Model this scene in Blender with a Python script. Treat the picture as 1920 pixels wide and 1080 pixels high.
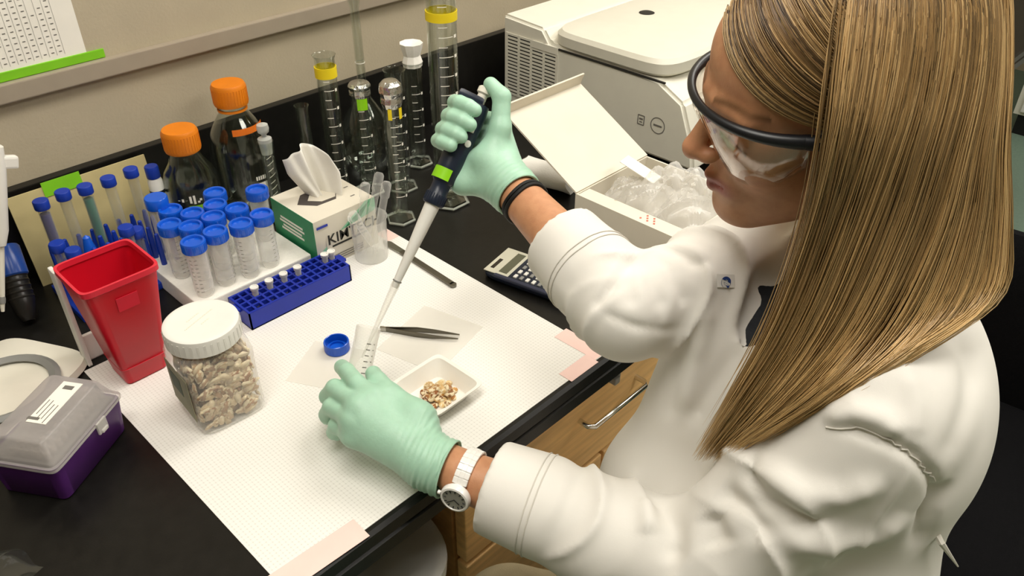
import bpy, bmesh, math, random
import numpy as np
from mathutils import Vector, Matrix, Quaternion

for o in list(bpy.data.objects):
    bpy.data.objects.remove(o)
S = bpy.context.scene
COL = S.collection
rnd = random.Random(7)
PI = math.pi
B = 0.92                      # height of the worktop above the floor; z values below are measured from the worktop

# ---------------------------------------------------------------- camera
cam_data = bpy.data.cameras.new('camera')
cam = bpy.data.objects.new('camera', cam_data)
COL.objects.link(cam)
S.camera = cam
cam_data.sensor_fit = 'HORIZONTAL'
cam_data.sensor_width = 36.0
cam_data.lens = 28.64
cam_data.clip_start = 0.02
right = Vector((0.69399725, -0.71994908, 0.00641345))
up = Vector((0.41209702, 0.40451509, 0.81642121))
back = -Vector((0.59037604, 0.56395111, -0.57742123))
cam.matrix_world = Matrix(((right.x, up.x, back.x, 0.0),
                           (right.y, up.y, back.y, 0.0),
                           (right.z, up.z, back.z, 0.71 + B),
                           (0, 0, 0, 1)))

# ---------------------------------------------------------------- world, exposure
W = bpy.data.worlds.new('room_air')
S.world = W
W.use_nodes = True
W.node_tree.nodes['Background'].inputs[0].default_value = (1.0, 0.96, 0.90, 1)
W.node_tree.nodes['Background'].inputs[1].default_value = 0.25
S.view_settings.view_transform = 'Standard'
S.view_settings.look = 'None'
S.view_settings.exposure = 0.05
S.view_settings.gamma = 1.0
S.view_settings.use_curve_mapping = False
S.cycles.transparent_max_bounces = 40
LIGHT = 15.8                  # watts of each ceiling fitting
LIGHT_SPOTS = [(0.05, 0.30), (1.75, 0.60), (1.30, -0.95), (3.3, -0.2)]

# ---------------------------------------------------------------- helpers
def lin(c):
    if isinstance(c, str):
        c = [int(c[i:i + 2], 16) for i in (1, 3, 5)]
    return tuple(((v / 255) / 12.92 if v / 255 <= 0.04045 else ((v / 255 + 0.055) / 1.055) ** 2.4) for v in c[:3]) + (1.0,)

def new_mat(name):
    m = bpy.data.materials.new(name)
    m.use_nodes = True
    nt = m.node_tree
    return m, nt, nt.nodes['Principled BSDF']

def add_var(nt, col, var, vscale, stretch=None):
    tc = nt.nodes.new('ShaderNodeTexCoord')
    n = nt.nodes.new('ShaderNodeTexNoise')
    n.inputs['Scale'].default_value = vscale
    n.inputs['Detail'].default_value = 4
    src = tc.outputs['Object']
    if stretch:
        mp = nt.nodes.new('ShaderNodeMapping')
        mp.inputs['Scale'].default_value = stretch
        nt.links.new(src, mp.inputs[0]); src = mp.outputs[0]
    nt.links.new(src, n.inputs['Vector'])
    r = nt.nodes.new('ShaderNodeValToRGB')
    r.color_ramp.elements[0].position = 0.3
    r.color_ramp.elements[1].position = 0.7
    r.color_ramp.elements[0].color = [max(0, v * (1 - var)) for v in col[:3]] + [1]
    r.color_ramp.elements[1].color = [min(1, v * (1 + var)) for v in col[:3]] + [1]
    nt.links.new(n.outputs['Fac'], r.inputs[0])
    return r.outputs[0], tc

def mat(name, col, rough=0.5, metal=0.0, var=0.06, vscale=30, bump=0.0, bscale=150, stretch=None, trans=0.0, ior=1.45, coat=0.0, sss=0.0, spec=0.5):
    m, nt, p = new_mat(name)
    c = lin(col)
    out, tc = add_var(nt, c, var, vscale, stretch)
    nt.links.new(out, p.inputs['Base Color'])
    p.inputs['Roughness'].default_value = rough
    p.inputs['Metallic'].default_value = metal
    p.inputs['IOR'].default_value = ior
    p.inputs['Specular IOR Level'].default_value = spec
    p.inputs['Transmission Weight'].default_value = trans
    p.inputs['Coat Weight'].default_value = coat
    if sss:
        p.inputs['Subsurface Weight'].default_value = sss
        p.inputs['Subsurface Radius'].default_value = (0.012, 0.005, 0.003)
        p.inputs['Subsurface Scale'].default_value = 0.5
    if bump:
        n = nt.nodes.new('ShaderNodeTexNoise')
        n.inputs['Scale'].default_value = bscale
        n.inputs['Detail'].default_value = 3
        if stretch:
            mp = nt.nodes.new('ShaderNodeMapping'); mp.inputs['Scale'].default_value = stretch
            nt.links.new(tc.outputs['Object'], mp.inputs[0]); nt.links.new(mp.outputs[0], n.inputs['Vector'])
        else:
            nt.links.new(tc.outputs['Object'], n.inputs['Vector'])
        b = nt.nodes.new('ShaderNodeBump')
        b.inputs['Strength'].default_value = bump
        b.inputs['Distance'].default_value = 0.002
        nt.links.new(n.outputs['Fac'], b.inputs['Height'])
        nt.links.new(b.outputs[0], p.inputs['Normal'])
    return m

def clear(name, tint='#ffffff', body='#e8e8e4', opac=0.06, edge=0.5, rough=0.06, blend=0.35, gloss=False):
    """thin clear plastic or glass wall: see-through face on, reflecting and milky at grazing angles"""
    m, nt, p = new_mat(name)
    p.inputs['Base Color'].default_value = lin(body)
    p.inputs['Roughness'].default_value = rough
    if gloss: p.inputs['Metallic'].default_value = 1.0
    t = nt.nodes.new('ShaderNodeBsdfTransparent')
    t.inputs[0].default_value = lin(tint)
    lw = nt.nodes.new('ShaderNodeLayerWeight')
    lw.inputs[0].default_value = blend
    ma = nt.nodes.new('ShaderNodeMath'); ma.operation = 'MULTIPLY_ADD'
    ma.use_clamp = True
    ma.inputs[1].default_value = edge
    ma.inputs[2].default_value = opac
    src = lw.outputs['Facing']
    if gloss:
        pw = nt.nodes.new('ShaderNodeMath'); pw.operation = 'POWER'; pw.inputs[1].default_value = 3.0
        nt.links.new(src, pw.inputs[0]); src = pw.outputs[0]
    nt.links.new(src, ma.inputs[0])
    mx = nt.nodes.new('ShaderNodeMixShader')
    nt.links.new(ma.outputs[0], mx.inputs[0])
    nt.links.new(t.outputs[0], mx.inputs[1])
    nt.links.new(p.outputs[0], mx.inputs[2])
    nt.links.new(mx.outputs[0], nt.nodes['Material Output'].inputs['Surface'])
    return m

class MB:
    """collects shapes; build() links them as one mesh object"""
    def __init__(s):
        s.v = []; s.f = []
    def add(s, vs, fs):
        k = len(s.v)
        s.v += [tuple(v) for v in vs]
        s.f += [tuple(i + k for i in f) for f in fs]
        return s
    def box(s, c, d, rz=0.0, bev=0.0, rot=None):
        bm = bmesh.new()
        bmesh.ops.create_cube(bm, size=1)
        for v in bm.verts:
            v.co = Vector((v.co.x * d[0], v.co.y * d[1], v.co.z * d[2]))
        if bev:
            bmesh.ops.bevel(bm, geom=bm.edges[:], offset=bev, segments=2, affect='EDGES', profile=0.6)
        R = rot if rot is not None else Matrix.Rotation(rz, 3, 'Z')
        bm.verts.index_update()
        s.add([R @ v.co + Vector(c) for v in bm.verts], [[v.index for v in f.verts] for f in bm.faces])
        bm.free()
        return s
    def lathe(s, prof, n=32, c=(0, 0, 0), axis=None, cap0=False, cap1=False):
        vs = []; fs = []
        q = Vector((0, 0, 1)).rotation_difference(Vector(axis)) if axis is not None else Quaternion()
        for r, z in prof:
            for i in range(n):
                a = 2 * PI * i / n
                vs.append(q @ Vector((r * math.cos(a), r * math.sin(a), z)) + Vector(c))
        for j in range(len(prof) - 1):
            for i in range(n):
                k = (i + 1) % n
                fs.append((j * n + i, j * n + k, (j + 1) * n + k, (j + 1) * n + i))
        if cap0: fs.append(tuple(range(n))[::-1])
        if cap1: fs.append(tuple((len(prof) - 1) * n + i for i in range(n)))
        return s.add(vs, fs)
    def tube(s, pts, r, n=8, cap=True):
        pts = [Vector(p) for p in pts]
        R = r if isinstance(r, (list, tuple)) else [r] * len(pts)
        vs = []; fs = []
        t0 = (pts[1] - pts[0]).normalized()
        ref = Vector((0, 0, 1)) if abs(t0.z) < 0.9 else Vector((1, 0, 0))
        nrm = (ref - t0 * ref.dot(t0)).normalized()
        for j, p in enumerate(pts):
            t = (pts[min(j + 1, len(pts) - 1)] - pts[max(j - 1, 0)]).normalized()
            nrm = (nrm - t * nrm.dot(t)).normalized()
            b = t.cross(nrm)
            for i in range(n):
                a = 2 * PI * i / n
                vs.append(p + (nrm * math.cos(a) + b * math.sin(a)) * R[j])
        for j in range(len(pts) - 1):
            for i in range(n):
                k = (i + 1) % n
                fs.append((j * n + i, j * n + k, (j + 1) * n + k, (j + 1) * n + i))
        if cap:
            fs.append(tuple(range(n))[::-1])
            fs.append(tuple((len(pts) - 1) * n + i for i in range(n)))
        return s.add(vs, fs)
    def loft(s, secs, n=40, cap0=True, cap1=False):
        """secs: (half x, half y, z, exponent, cx, cy): superellipse rings"""
        vs = []; fs = []
        for sec in secs:
            hx, hy, z, e = sec[:4]
            cx, cy = (sec[4], sec[5]) if len(sec) > 4 else (0, 0)
            for i in range(n):
                a = 2 * PI * (i + 0.5) / n
                ca, sa = math.cos(a), math.sin(a)
                vs.append((cx + hx * math.copysign(abs(ca) ** (2 / e), ca), cy + hy * math.copysign(abs(sa) ** (2 / e), sa), z))
        for j in range(len(secs) - 1):
            for i in range(n):
                k = (i + 1) % n
                fs.append((j * n + i, j * n + k, (j + 1) * n + k, (j + 1) * n + i))
        if cap0: fs.append(tuple(range(n))[::-1])
        if cap1: fs.append(tuple((len(secs) - 1) * n + i for i in range(n)))
        return s.add(vs, fs)
    def prism(s, poly, z0, z1):
        n = len(poly)
        vs = [(x, y, z0) for x, y in poly] + [(x, y, z1) for x, y in poly]
        fs = [tuple(range(n))[::-1], tuple(range(n, 2 * n))] + [(i, (i + 1) % n, n + (i + 1) % n, n + i) for i in range(n)]
        return s.add(vs, fs)
    def mesh(s, name):
        me = bpy.data.meshes.new(name)
        me.from_pydata(s.v, [], s.f)
        me.update()
        return me
    def build(s, name, m, parent=None, loc=(0, 0, 0), rz=0.0, smooth=True, ang=0.7):
        return link(name, s.mesh(name), m, parent, loc, rz, smooth, ang)

def link(name, me, m, parent=None, loc=(0, 0, 0), rz=0.0, smooth=True, ang=0.7):
    if m is not None and not me.materials:
        me.materials.append(m)
    if smooth and len(me.polygons):
        me.polygons.foreach_set('use_smooth', [True] * len(me.polygons))
        try:
            me.set_sharp_from_angle(angle=ang)
        except Exception:
            pass
    o = bpy.data.objects.new(name, me)
    COL.objects.link(o)
    o.location = loc
    o.rotation_euler = (0, 0, rz)
    o.parent = parent
    return o

def tag(o, label=None, cat=None, group=None, kind=None):
    if label: o['label'] = label
    if cat: o['category'] = cat
    if group: o['group'] = group
    if kind: o['kind'] = kind
    return o

def thing(name, label, cat, loc, rz=0.0, group=None):
    o = bpy.data.objects.new(name, None)
    COL.objects.link(o)
    o.location = (loc[0], loc[1], loc[2] + B)
    o.rotation_euler = (0, 0, rz)
    o.empty_display_size = 0.02
    return tag(o, label, cat, group)

def dup(root, loc, rz=None, label=None, group=None):
    r = root.copy(); COL.objects.link(r)
    r.location = (loc[0], loc[1], loc[2] + B)
    if rz is not None: r.rotation_euler = (0, 0, rz)
    if label: r['label'] = label
    if group: r['group'] = group
    for ch in list(root.children):
        c = ch.copy(); COL.objects.link(c); c.parent = r
        for g in list(ch.children):
            d = g.copy(); COL.objects.link(d); d.parent = c
    return r

def text_mesh(body, size, m, name, parent, loc, rot, align='CENTER', depth=0.0003, bold=0.0):
    cu = bpy.data.curves.new(name, 'FONT')
    cu.body = body; cu.size = size; cu.extrude = depth; cu.align_x = align; cu.align_y = 'CENTER'; cu.offset = bold
    o = bpy.data.objects.new(name, cu); COL.objects.link(o)
    bpy.context.view_layer.update()
    me = bpy.data.meshes.new_from_object(o.evaluated_get(bpy.context.evaluated_depsgraph_get()))
    bpy.data.objects.remove(o)
    t = link(name, me, m, parent, loc, 0, False)
    t.rotation_euler = rot
    return t

# ---------------------------------------------------------------- materials
wall_m = mat('beige_wall_paint', '#b6aa92', 0.75, var=0.035, vscale=14, bump=0.25, bscale=220)
trim_m = mat('taupe_raceway', '#a09482', 0.6, var=0.03)
epoxy = mat('black_epoxy', '#151412', 0.32, spec=0.35, var=0.25, vscale=60, bump=0.05, bscale=500)
wood = mat('maple_veneer', '#f2c586', 0.45, var=0.16, vscale=6, stretch=(1.2, 8, 16), bump=0.06)
wood_dark = mat('maple_edge', '#c0935c', 0.5, var=0.15, vscale=6, stretch=(1, 8, 16))
floor_m = mat('green_vinyl', '#788f80', 0.5, var=0.07, vscale=90)
ceil_m = mat('ceiling_tile', '#dcd9d0', 0.9, var=0.03, bump=0.2)
white_p = mat('white_plastic', '#e6e4dd', 0.4, var=0.02)
cream_p = mat('cream_plastic', '#e9e5d6', 0.45, var=0.02)
grey_p = mat('grey_plastic', '#8a8a86', 0.45, var=0.04)
foam_m = mat('white_foam', '#efece3', 0.8, var=0.03, vscale=200, bump=0.3, bscale=700)
blue_cap = mat('blue_cap_plastic', '#0d58cc', 0.24, var=0.05, coat=0.4)
blue_dark = mat('navy_rack_plastic', '#1b2f9e', 0.42, var=0.06)
blue_deep = mat('deep_blue_plastic', '#1236a0', 0.4, var=0.08)
red_m = clear('red_translucent_plastic', '#d00814', '#d01026', 0.84, 0.16, 0.35)
red_rim = mat('red_rim_plastic', '#d5263a', 0.35, var=0.04)
orange_m = mat('orange_cap_plastic', '#dd7d12', 0.45, var=0.06)
orange_t = mat('orange_tape', '#e8761a', 0.6, var=0.05)
yellow_t = mat('yellow_tape', '#ecd21c', 0.55, var=0.04)
green_t = mat('green_tape', '#7cc41e', 0.55, var=0.05)
lime_t = mat('lime_label', '#8fd414', 0.45, var=0.03)
black_p = mat('black_plastic', '#15161a', 0.38, var=0.1)
navy_p = mat('navy_black_plastic', '#1c2434', 0.36, var=0.1)
rubber = mat('black_rubber', '#121212', 0.6, var=0.1)
steel = mat('brushed_steel', '#a8a59c', 0.28, metal=1.0, var=0.05, vscale=80)
chrome = mat('bright_steel', '#e2e0da', 0.16, metal=1.0, var=0.02)
foil_m = mat('aluminium_foil', '#d8d8d4', 0.22, metal=1.0, var=0.05, bump=0.9, bscale=120)
glass = clear('laboratory_glass', '#f6f8f6', '#f2f4f0', 0.045, 0.8, 0.03, 0.5, True)
glass_thick = clear('thick_glass_foot', '#eef1ee', '#f0f2ee', 0.08, 0.8, 0.03, 0.6, True)
clear_p = clear('clear_plastic', '#fefefd', '#fbfaf7', 0.10, 0.45, 0.12, 0.32)
milky_p = clear('milky_plastic', '#f8f7f4', '#f1efea', 0.30, 0.4, 0.25, 0.4)
frost_p = clear('frosted_lid_plastic', '#e8e4e2', '#cfc9c7', 0.34, 0.3, 0.3, 0.4)
bag_m = clear('polythene_film', '#fcfbf9', '#f6f5f1', 0.16, 0.5, 0.12, 0.4)
purple_m = mat('purple_plastic', '#4c1d66', 0.42, var=0.06)
paper_m = mat('white_paper', '#f1ede2', 0.8, var=0.02)
print_m = mat('grey_print', '#6f6c66', 0.8, var=0.05)
black_ink = mat('black_ink', '#24231f', 0.7, var=0.05)
card_m = mat('white_cardboard', '#dad3c3', 0.75, var=0.025, vscale=20)
card_lip = mat('cardboard_lip', '#ddd4c2', 0.8, var=0.03)
manila = mat('manila_board', '#c3b482', 0.8, var=0.07, vscale=25)
pink_t = mat('pink_tape', '#f1cfc6', 0.7, var=0.03)
teal_box = mat('green_carton', '#2f8a5c', 0.55, var=0.08)
mint_box = mat('pale_green_carton', '#8fc9a6', 0.55, var=0.08)
tissue_m = mat('tissue_paper', '#efece4', 0.9, var=0.03, bump=0.2, bscale=300)
nut_tan = mat('nut_flesh', '#e3c795', 0.6, var=0.2, vscale=120, bump=0.3)
dark_case = mat('dark_glass_case', '#1d1b19', 0.3, var=0.2)
machine = mat('machine_cream', '#e2dfd1', 0.5, var=0.02)
machine_lid = mat('machine_lid_cream', '#d9d6c8', 0.4, var=0.02)
vent_dark = mat('vent_recess', '#26241f', 0.8, var=0.1)
blk_fabric = mat('black_fabric', '#0b0b0d', 0.9, spec=0.12, var=0.25, vscale=300, bump=0.4, bscale=900)

def nut_material(name, cols):
    m, nt, p = new_mat(name)
    oi = nt.nodes.new('ShaderNodeObjectInfo')
    r = nt.nodes.new('ShaderNodeValToRGB')
    el = r.color_ramp.elements
    el[0].color = lin(cols[0]); el[1].color = lin(cols[-1])
    for i, c in enumerate(cols[1:-1]):
        e = el.new((i + 1) / (len(cols) - 1)); e.color = lin(c)
    nt.links.new(oi.outputs['Random'], r.inputs[0])
    tc = nt.nodes.new('ShaderNodeTexCoord'); n = nt.nodes.new('ShaderNodeTexNoise')
    n.inputs['Scale'].default_value = 160
    nt.links.new(tc.outputs['Object'], n.inputs['Vector'])
    r2 = nt.nodes.new('ShaderNodeValToRGB')
    r2.color_ramp.elements[0].position = 0.47; r2.color_ramp.elements[1].position = 0.56
    mx = nt.nodes.new('ShaderNodeMixRGB')
    mx.inputs[2].default_value = lin('#f0e0bd')
    nt.links.new(n.outputs['Fac'], r2.inputs[0]); nt.links.new(r2.outputs[0], mx.inputs[0])
    nt.links.new(r.outputs[0], mx.inputs[1]); nt.links.new(mx.outputs[0], p.inputs['Base Color'])
    p.inputs['Roughness'].default_value = 0.6
    return m
walnut_m = nut_material('chopped_nut', ['#8a4f1e', '#c58f4a', '#e6c88f', '#6e3a18', '#d8ab68'])
flake_m = nut_material('nut_flake', ['#b18456', '#dcc39a', '#ecdcc0', '#a87248', '#cdb08a', '#e6d3b2', '#8f5b36'])

def grid_paper():
    m, nt, p = new_mat('bench_paper')
    tc = nt.nodes.new('ShaderNodeTexCoord'); sp = nt.nodes.new('ShaderNodeSeparateXYZ')
    nt.links.new(tc.outputs['Object'], sp.inputs[0])
    def M(op, a, b):
        n = nt.nodes.new('ShaderNodeMath'); n.operation = op
        for i, v in enumerate((a, b)):
            if v is None: continue
            if isinstance(v, (int, float)): n.inputs[i].default_value = v
            else: nt.links.new(v, n.inputs[i])
        return n.outputs[0]
    lines = []
    for ax in (0, 1):
        f = M('FRACT', M('MULTIPLY', sp.outputs[ax], 1 / 0.0048), None)
        lines.append(M('LESS_THAN', f, 0.30))
    dot = M('MULTIPLY', lines[0], lines[1])
    fac = M('MULTIPLY_ADD', dot, 0.75)
    an = nt.nodes.new('ShaderNodeMath'); an.operation = 'ADD'
    nt.links.new(M('MULTIPLY', dot, 0.55), an.inputs[0])
    nt.links.new(M('MULTIPLY', M('MAXIMUM', lines[0], lines[1]), 0.18), an.inputs[1])
    mx = nt.nodes.new('ShaderNodeMixRGB')
    mx.inputs[1].default_value = lin('#ebe9e3'); mx.inputs[2].default_value = lin('#cfccc5')
    nt.links.new(an.outputs[0], mx.inputs[0]); nt.links.new(mx.outputs[0], p.inputs['Base Color'])
    p.inputs['Roughness'].default_value = 0.8
    return m
mat_paper = grid_paper()

# ---------------------------------------------------------------- room shell
def struct(name, mb, m, smooth=False):
    o = mb.build(name, m, smooth=smooth)
    o['kind'] = 'structure'
    return o
X0, X1, Y0, Y1, CZ = -2.2, 5.2, -2.6, 1.25, 2.72
struct('floor', MB().box(((X0 + X1) / 2, (Y0 + Y1) / 2, -0.05), (X1 - X0, Y1 - Y0, 0.1)), floor_m)
struct('ceiling', MB().box(((X0 + X1) / 2, (Y0 + Y1) / 2, CZ + 0.05), (X1 - X0, Y1 - Y0, 0.1)), ceil_m)
struct('wall_back', MB().box(((X0 + X1) / 2, Y1 + 0.05, CZ / 2), (X1 - X0, 0.1, CZ)), wall_m)
struct('wall_front', MB().box(((X0 + X1) / 2, Y0 - 0.05, CZ / 2), (X1 - X0, 0.1, CZ)), wall_m)
struct('wall_left', MB().box((X0 - 0.05, (Y0 + Y1) / 2, CZ / 2), (0.1, Y1 - Y0, CZ)), wall_m)
struct('wall_right', MB().box((X1 + 0.05, (Y0 + Y1) / 2, CZ / 2), (0.1, Y1 - Y0, CZ)), wall_m)
struct('trim_1', MB().box((1.0, 1.241, B + 0.072), (4.4, 0.018, 0.144), bev=0.0015), epoxy)       # black backsplash
struct('trim_2', MB().box((1.5, 1.2435, B + 0.277), (7.38, 0.013, 0.026), bev=0.002), trim_m)      # raceway along the wall

def ceiling_light(i, x, y):
    t = thing('ceiling_light', ['recessed ceiling light over the left end of the bench', 'recessed ceiling light over the right end of the bench', 'recessed ceiling light behind the person', 'recessed ceiling light at the far end of the room'][i], 'light', (x, y, CZ - B - 0.03), 0, 'recessed ceiling lights')
    f = MB()
    for sx in (-1, 1):
        f.box((sx * 0.60, 0, 0.012), (0.03, 0.62, 0.036)); f.box((0, sx * 0.30, 0.012), (1.2, 0.03, 0.036))
    f.build('frame', white_p, t, smooth=False)
    m, nt, p = new_mat('light_diffuser')
    p.inputs['Emission Color'].default_value = lin('#fff4e0'); p.inputs['Emission Strength'].default_value = 4.0
    MB().box((0, 0, 0.016), (1.17, 0.57, 0.006)).build('diffuser', m, t, smooth=False)
    L = bpy.data.lights.new('tube_light', 'AREA')
    L.shape = 'RECTANGLE'; L.size = 1.15; L.size_y = 0.55
    L.energy = LIGHT; L.color = (1.0, 0.972, 0.93)
    lo = bpy.data.objects.new('tube_light', L); COL.objects.link(lo)
    lo.parent = t; lo.location = (0, 0, 0.008)
for i, (x, y) in enumerate(LIGHT_SPOTS):
    ceiling_light(i, x, y)

# ---------------------------------------------------------------- bench
wt = thing('worktop', 'long black epoxy lab bench top with grooved front edge', 'worktop', (1.0, 0.87, -0.046))
prof = [(0.381, 0.0), (0.381, 0.046), (-0.379, 0.046), (-0.3845, 0.0435), (-0.3845, 0.027), (-0.3815, 0.025), (-0.3815, 0.023), (-0.385, 0.021), (-0.385, 0.002), (-0.383, 0.0)]
n = len(prof); vs = []
for x in (-2.2, 2.2): vs += [(x, y, z) for y, z in prof]
MB().add(vs, [tuple(range(n)), tuple(range(n, 2 * n))[::-1]] + [(i, n + i, n + (i + 1) % n, (i + 1) % n) for i in range(n)]).build('slab', epoxy, wt, smooth=False)

def cabinet(label, x0, x1, with_hw=True):
    w = x1 - x0; h = B - 0.046 - 0.10
    t = thing('base_cabinet', label, 'cabinet', ((x0 + x1) / 2, 0.86, -B))
    MB().box((0, 0.01, 0.05), (w - 0.02, 0.64, 0.10)).build('plinth', rubber, t, smooth=False)
    b = MB()
    for sx in (-1, 1): b.box((sx * (w / 2 - 0.009), 0.02, 0.10 + h / 2), (0.018, 0.70, h - 0.0005))
    b.box((0, 0.36, 0.1 + h / 2), (w - 0.04, 0.012, h)); b.box((0, 0.02, 0.11), (w - 0.04, 0.7, 0.018)); b.box((0, -0.325, 0.1 + h - 0.006), (w - 0.036, 0.016, 0.012))
    b.build('carcass', wood_dark, t, smooth=False)
    d = MB().box((0, 0, 0), (w - 0.006, 0.02, 0.155), bev=0.002).build('drawer', wood, t, (0, -0.343, 0.10 + h - 0.093), smooth=False)
    def handle(par, cx, cz):
        pts = [(cx - 0.066, -0.008, cz), (cx - 0.066, -0.026, cz), (cx - 0.060, -0.033, cz), (cx + 0.060, -0.033, cz), (cx + 0.066, -0.026, cz), (cx + 0.066, -0.008, cz)]
        MB().tube(pts, 0.0042, 10).build('handle', chrome, par)
    handle(d, 0, 0.028)
    for sx in (-1, 1):
        dr = MB().box((0, 0, 0), (w / 2 - 0.006, 0.02, h - 0.185), bev=0.002).build('door', wood, t, (sx * w / 4, -0.343, 0.10 + (h - 0.185) / 2 + 0.004), smooth=False)
        handle(dr, -sx * 0.09, 0.26)
    return t, h, w
ct, ch, cw = cabinet('maple drawer cabinet with steel bow handle under the worktop beside the person', 0.445, 1.03)
lt = MB()
lt.box((0, -0.004, 0), (0.022, 0.006, 0.022), bev=0.002); lt.box((-0.004, -0.009, -0.006), (0.012, 0.008, 0.012), bev=0.002)
lt.build('latch', grey_p, ct, (0.0, -0.356, 0.10 + ch - 0.014), smooth=False)
cabinet('maple drawer cabinet at the far right under the centrifuge', 1.04, 1.9)
cabinet('maple drawer cabinet left of the knee space', -1.15, -0.35)

# tub in the knee space
tb = thing('storage_tub', 'white translucent plastic tub with rounded corners in the knee space', 'tub', (0.265, 0.72, -B), 0)
b = MB()
b.loft([(0.145, 0.19, 0.0, 5), (0.155, 0.20, 0.01, 5), (0.165, 0.235, 0.735, 5), (0.172, 0.243, 0.739, 5), (0.172, 0.243, 0.753, 5), (0.163, 0.233, 0.753, 5), (0.150, 0.195, 0.02, 5)], 48)
b.build('body', white_p, tb)
MB().loft([(0.173, 0.244, 0.7535, 5), (0.173, 0.244, 0.763, 5), (0.16, 0.23, 0.767, 5)], 48, True, True).build('lid', milky_p, tb)

# ---------------------------------------------------------------- bench paper and tape
p = MB().box((0, 0, 0.0004), (0.506, 0.466, 0.0008))
o = p.build('bench_paper', mat_paper, None, (0.449, 0.729, B), smooth=False)
tag(o, 'white absorbent bench paper with fine grid covering the worktop', 'paper')
for lb, cx, cy, sx, sy, rz in (('pink tape strip on the right edge of the bench paper near the drawer', 0.695, 0.533, 0.026, 0.072, 0.02),
                               ('pink tape strip on the front edge of the bench paper near the drawer', 0.655, 0.502, 0.055, 0.022, 0.0),
                               ('pink tape strip at the front left corner of the bench paper', 0.238, 0.503, 0.115, 0.030, -0.04),
                               ('pink tape strip at the far corner of the bench paper by the metal spatula', 0.690, 0.945, 0.022, 0.032, 0.0)):
    tag(MB().box((0, 0, 0), (sx, sy, 0.0004)).build('paper_tape', pink_t, None, (cx, cy, B + 0.0011), rz, smooth=False), lb, 'tape', 'pink tape strips holding the bench paper')

# ---------------------------------------------------------------- things on the wall
t = thing('wall_chart', 'printed table sheet pinned on the wall above the green strip', 'paper', (0.30, 1.2492, 0.303))
MB().box((0, -0.0006, 0.11), (0.22, 0.0008, 0.22)).build('sheet', paper_m, t, smooth=False)
b = MB()
for r in range(26):
    z = 0.010 + r * 0.0078
    b.box((-0.045, -0.0012, z), (0.028 + 0.012 * rnd.random(), 0.0002, 0.0017))
    if r % 3 == 0: b.box((-0.077, -0.0012, z), (0.006, 0.0002, 0.005))
    for k in range(9):
        if rnd.random() < 0.85: b.box((-0.008 + k * 0.0105, -0.0012, z), (0.004, 0.0002, 0.0013))
for k in range(10): b.box((-0.0135 + k * 0.0105, -0.0012, 0.108), (0.0003, 0.0002, 0.205))
b.build('printed_table', print_m, t, smooth=False)
o = MB().box((0, 0, 0), (0.24, 0.003, 0.013), bev=0.001).build('green_strip', green_t, None, (0.314, 1.248, B + 0.297), smooth=False)
tag(o, 'bright green strip along the bottom of the printed wall chart', 'strip')

# ================================================================ things on the bench
# ---------------------------------------------------------------- red sharps bin
t = thing('sharps_bin', 'open red translucent tapered plastic bin behind the nut jar', 'bin', (0.251, 0.918, 0.0008))
b = MB()
b.loft([(0.024, 0.024, 0.0, 9), (0.027, 0.026, 0.002, 9), (0.046, 0.0425, 0.155, 9)], 48)
b.build('body', red_m, t)
MB().loft([(0.0462, 0.0427, 0.152, 9), (0.0482, 0.0447, 0.154, 9), (0.0482, 0.0447, 0.161, 9), (0.0450, 0.0415, 0.161, 9), (0.0445, 0.041, 0.154, 9)], 48, False).build('rim', red_rim, t)
MB().loft([(0.030, 0.029, 0.026, 9), (0.0305, 0.0295, 0.027, 9)], 40, True, True).build('waste_level', red_rim, t)
sk = MB().box((0, 0, 0), (0.026, 0.0006, 0.020)); o = sk.build('sticker', red_rim, t, (0.0, -0.0408, 0.128), smooth=False); o.rotation_euler = (0.10, 0, 0)
h = thing('bin_holder', 'white plastic holder strip behind the red bin', 'holder', (0.252, 0.975, 0.0))
MB().box((-0.045, 0.0, 0.075), (0.006, 0.02, 0.15), bev=0.002).box((0.048, 0, 0.065), (0.006, 0.02, 0.13), bev=0.002).box((0, 0.006, 0.02), (0.096, 0.006, 0.04), bev=0.002).build('frame', white_p, h, smooth=False)

# ---------------------------------------------------------------- nut jar with flakes
JX, JY, JZ = 0.290, 0.774, 0.0008
jr = -0.08
t = thing('nut_jar', 'square clear plastic jar of sliced nuts with round white lid', 'jar', (JX, JY, JZ), jr)
secs = [(0.036, 0.036, 0.0, 5), (0.041, 0.041, 0.003, 6), (0.0425, 0.0425, 0.012, 6), (0.0415, 0.0415, 0.055, 6), (0.0425, 0.0425, 0.092, 6), (0.041, 0.041, 0.102, 4.5), (0.039, 0.039, 0.109, 2.6), (0.038, 0.038, 0.113, 2), (0.038, 0.038, 0.118, 2)]
MB().loft(secs, 56).build('body', clear_p, t)
lid = [(0.0, 0.1335), (0.036, 0.1335), (0.040, 0.1338), (0.0425, 0.1325), (0.0432, 0.130), (0.0436, 0.112), (0.0425, 0.1112), (0.040, 0.1112)]
ld = MB().lathe(lid[::-1], 64).build('lid', white_p, t)
b = MB()
for k in range(36):
    a = 2 * PI * k / 36
    b.box((0.0437 * math.cos(a), 0.0437 * math.sin(a), 0.1205), (0.0003, 0.0022, 0.016), a)
b.build('grip_ribs', white_p, ld, smooth=False)
b = MB()
for r, (w, yy) in enumerate(((0.018, 0.012), (0.044, 0.003), (0.010, -0.006))):
    x = -w / 2
    while x < w / 2:
        l = 0.0012 + 0.0022 * rnd.random(); b.box((x + l / 2, yy, 0.1337), (l, 0.0016, 0.0004)); x += l + 0.0009
o = b.build('embossed_lettering', cream_p, ld, smooth=False); o.rotation_euler = (0, 0, 0.35 - jr)
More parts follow.
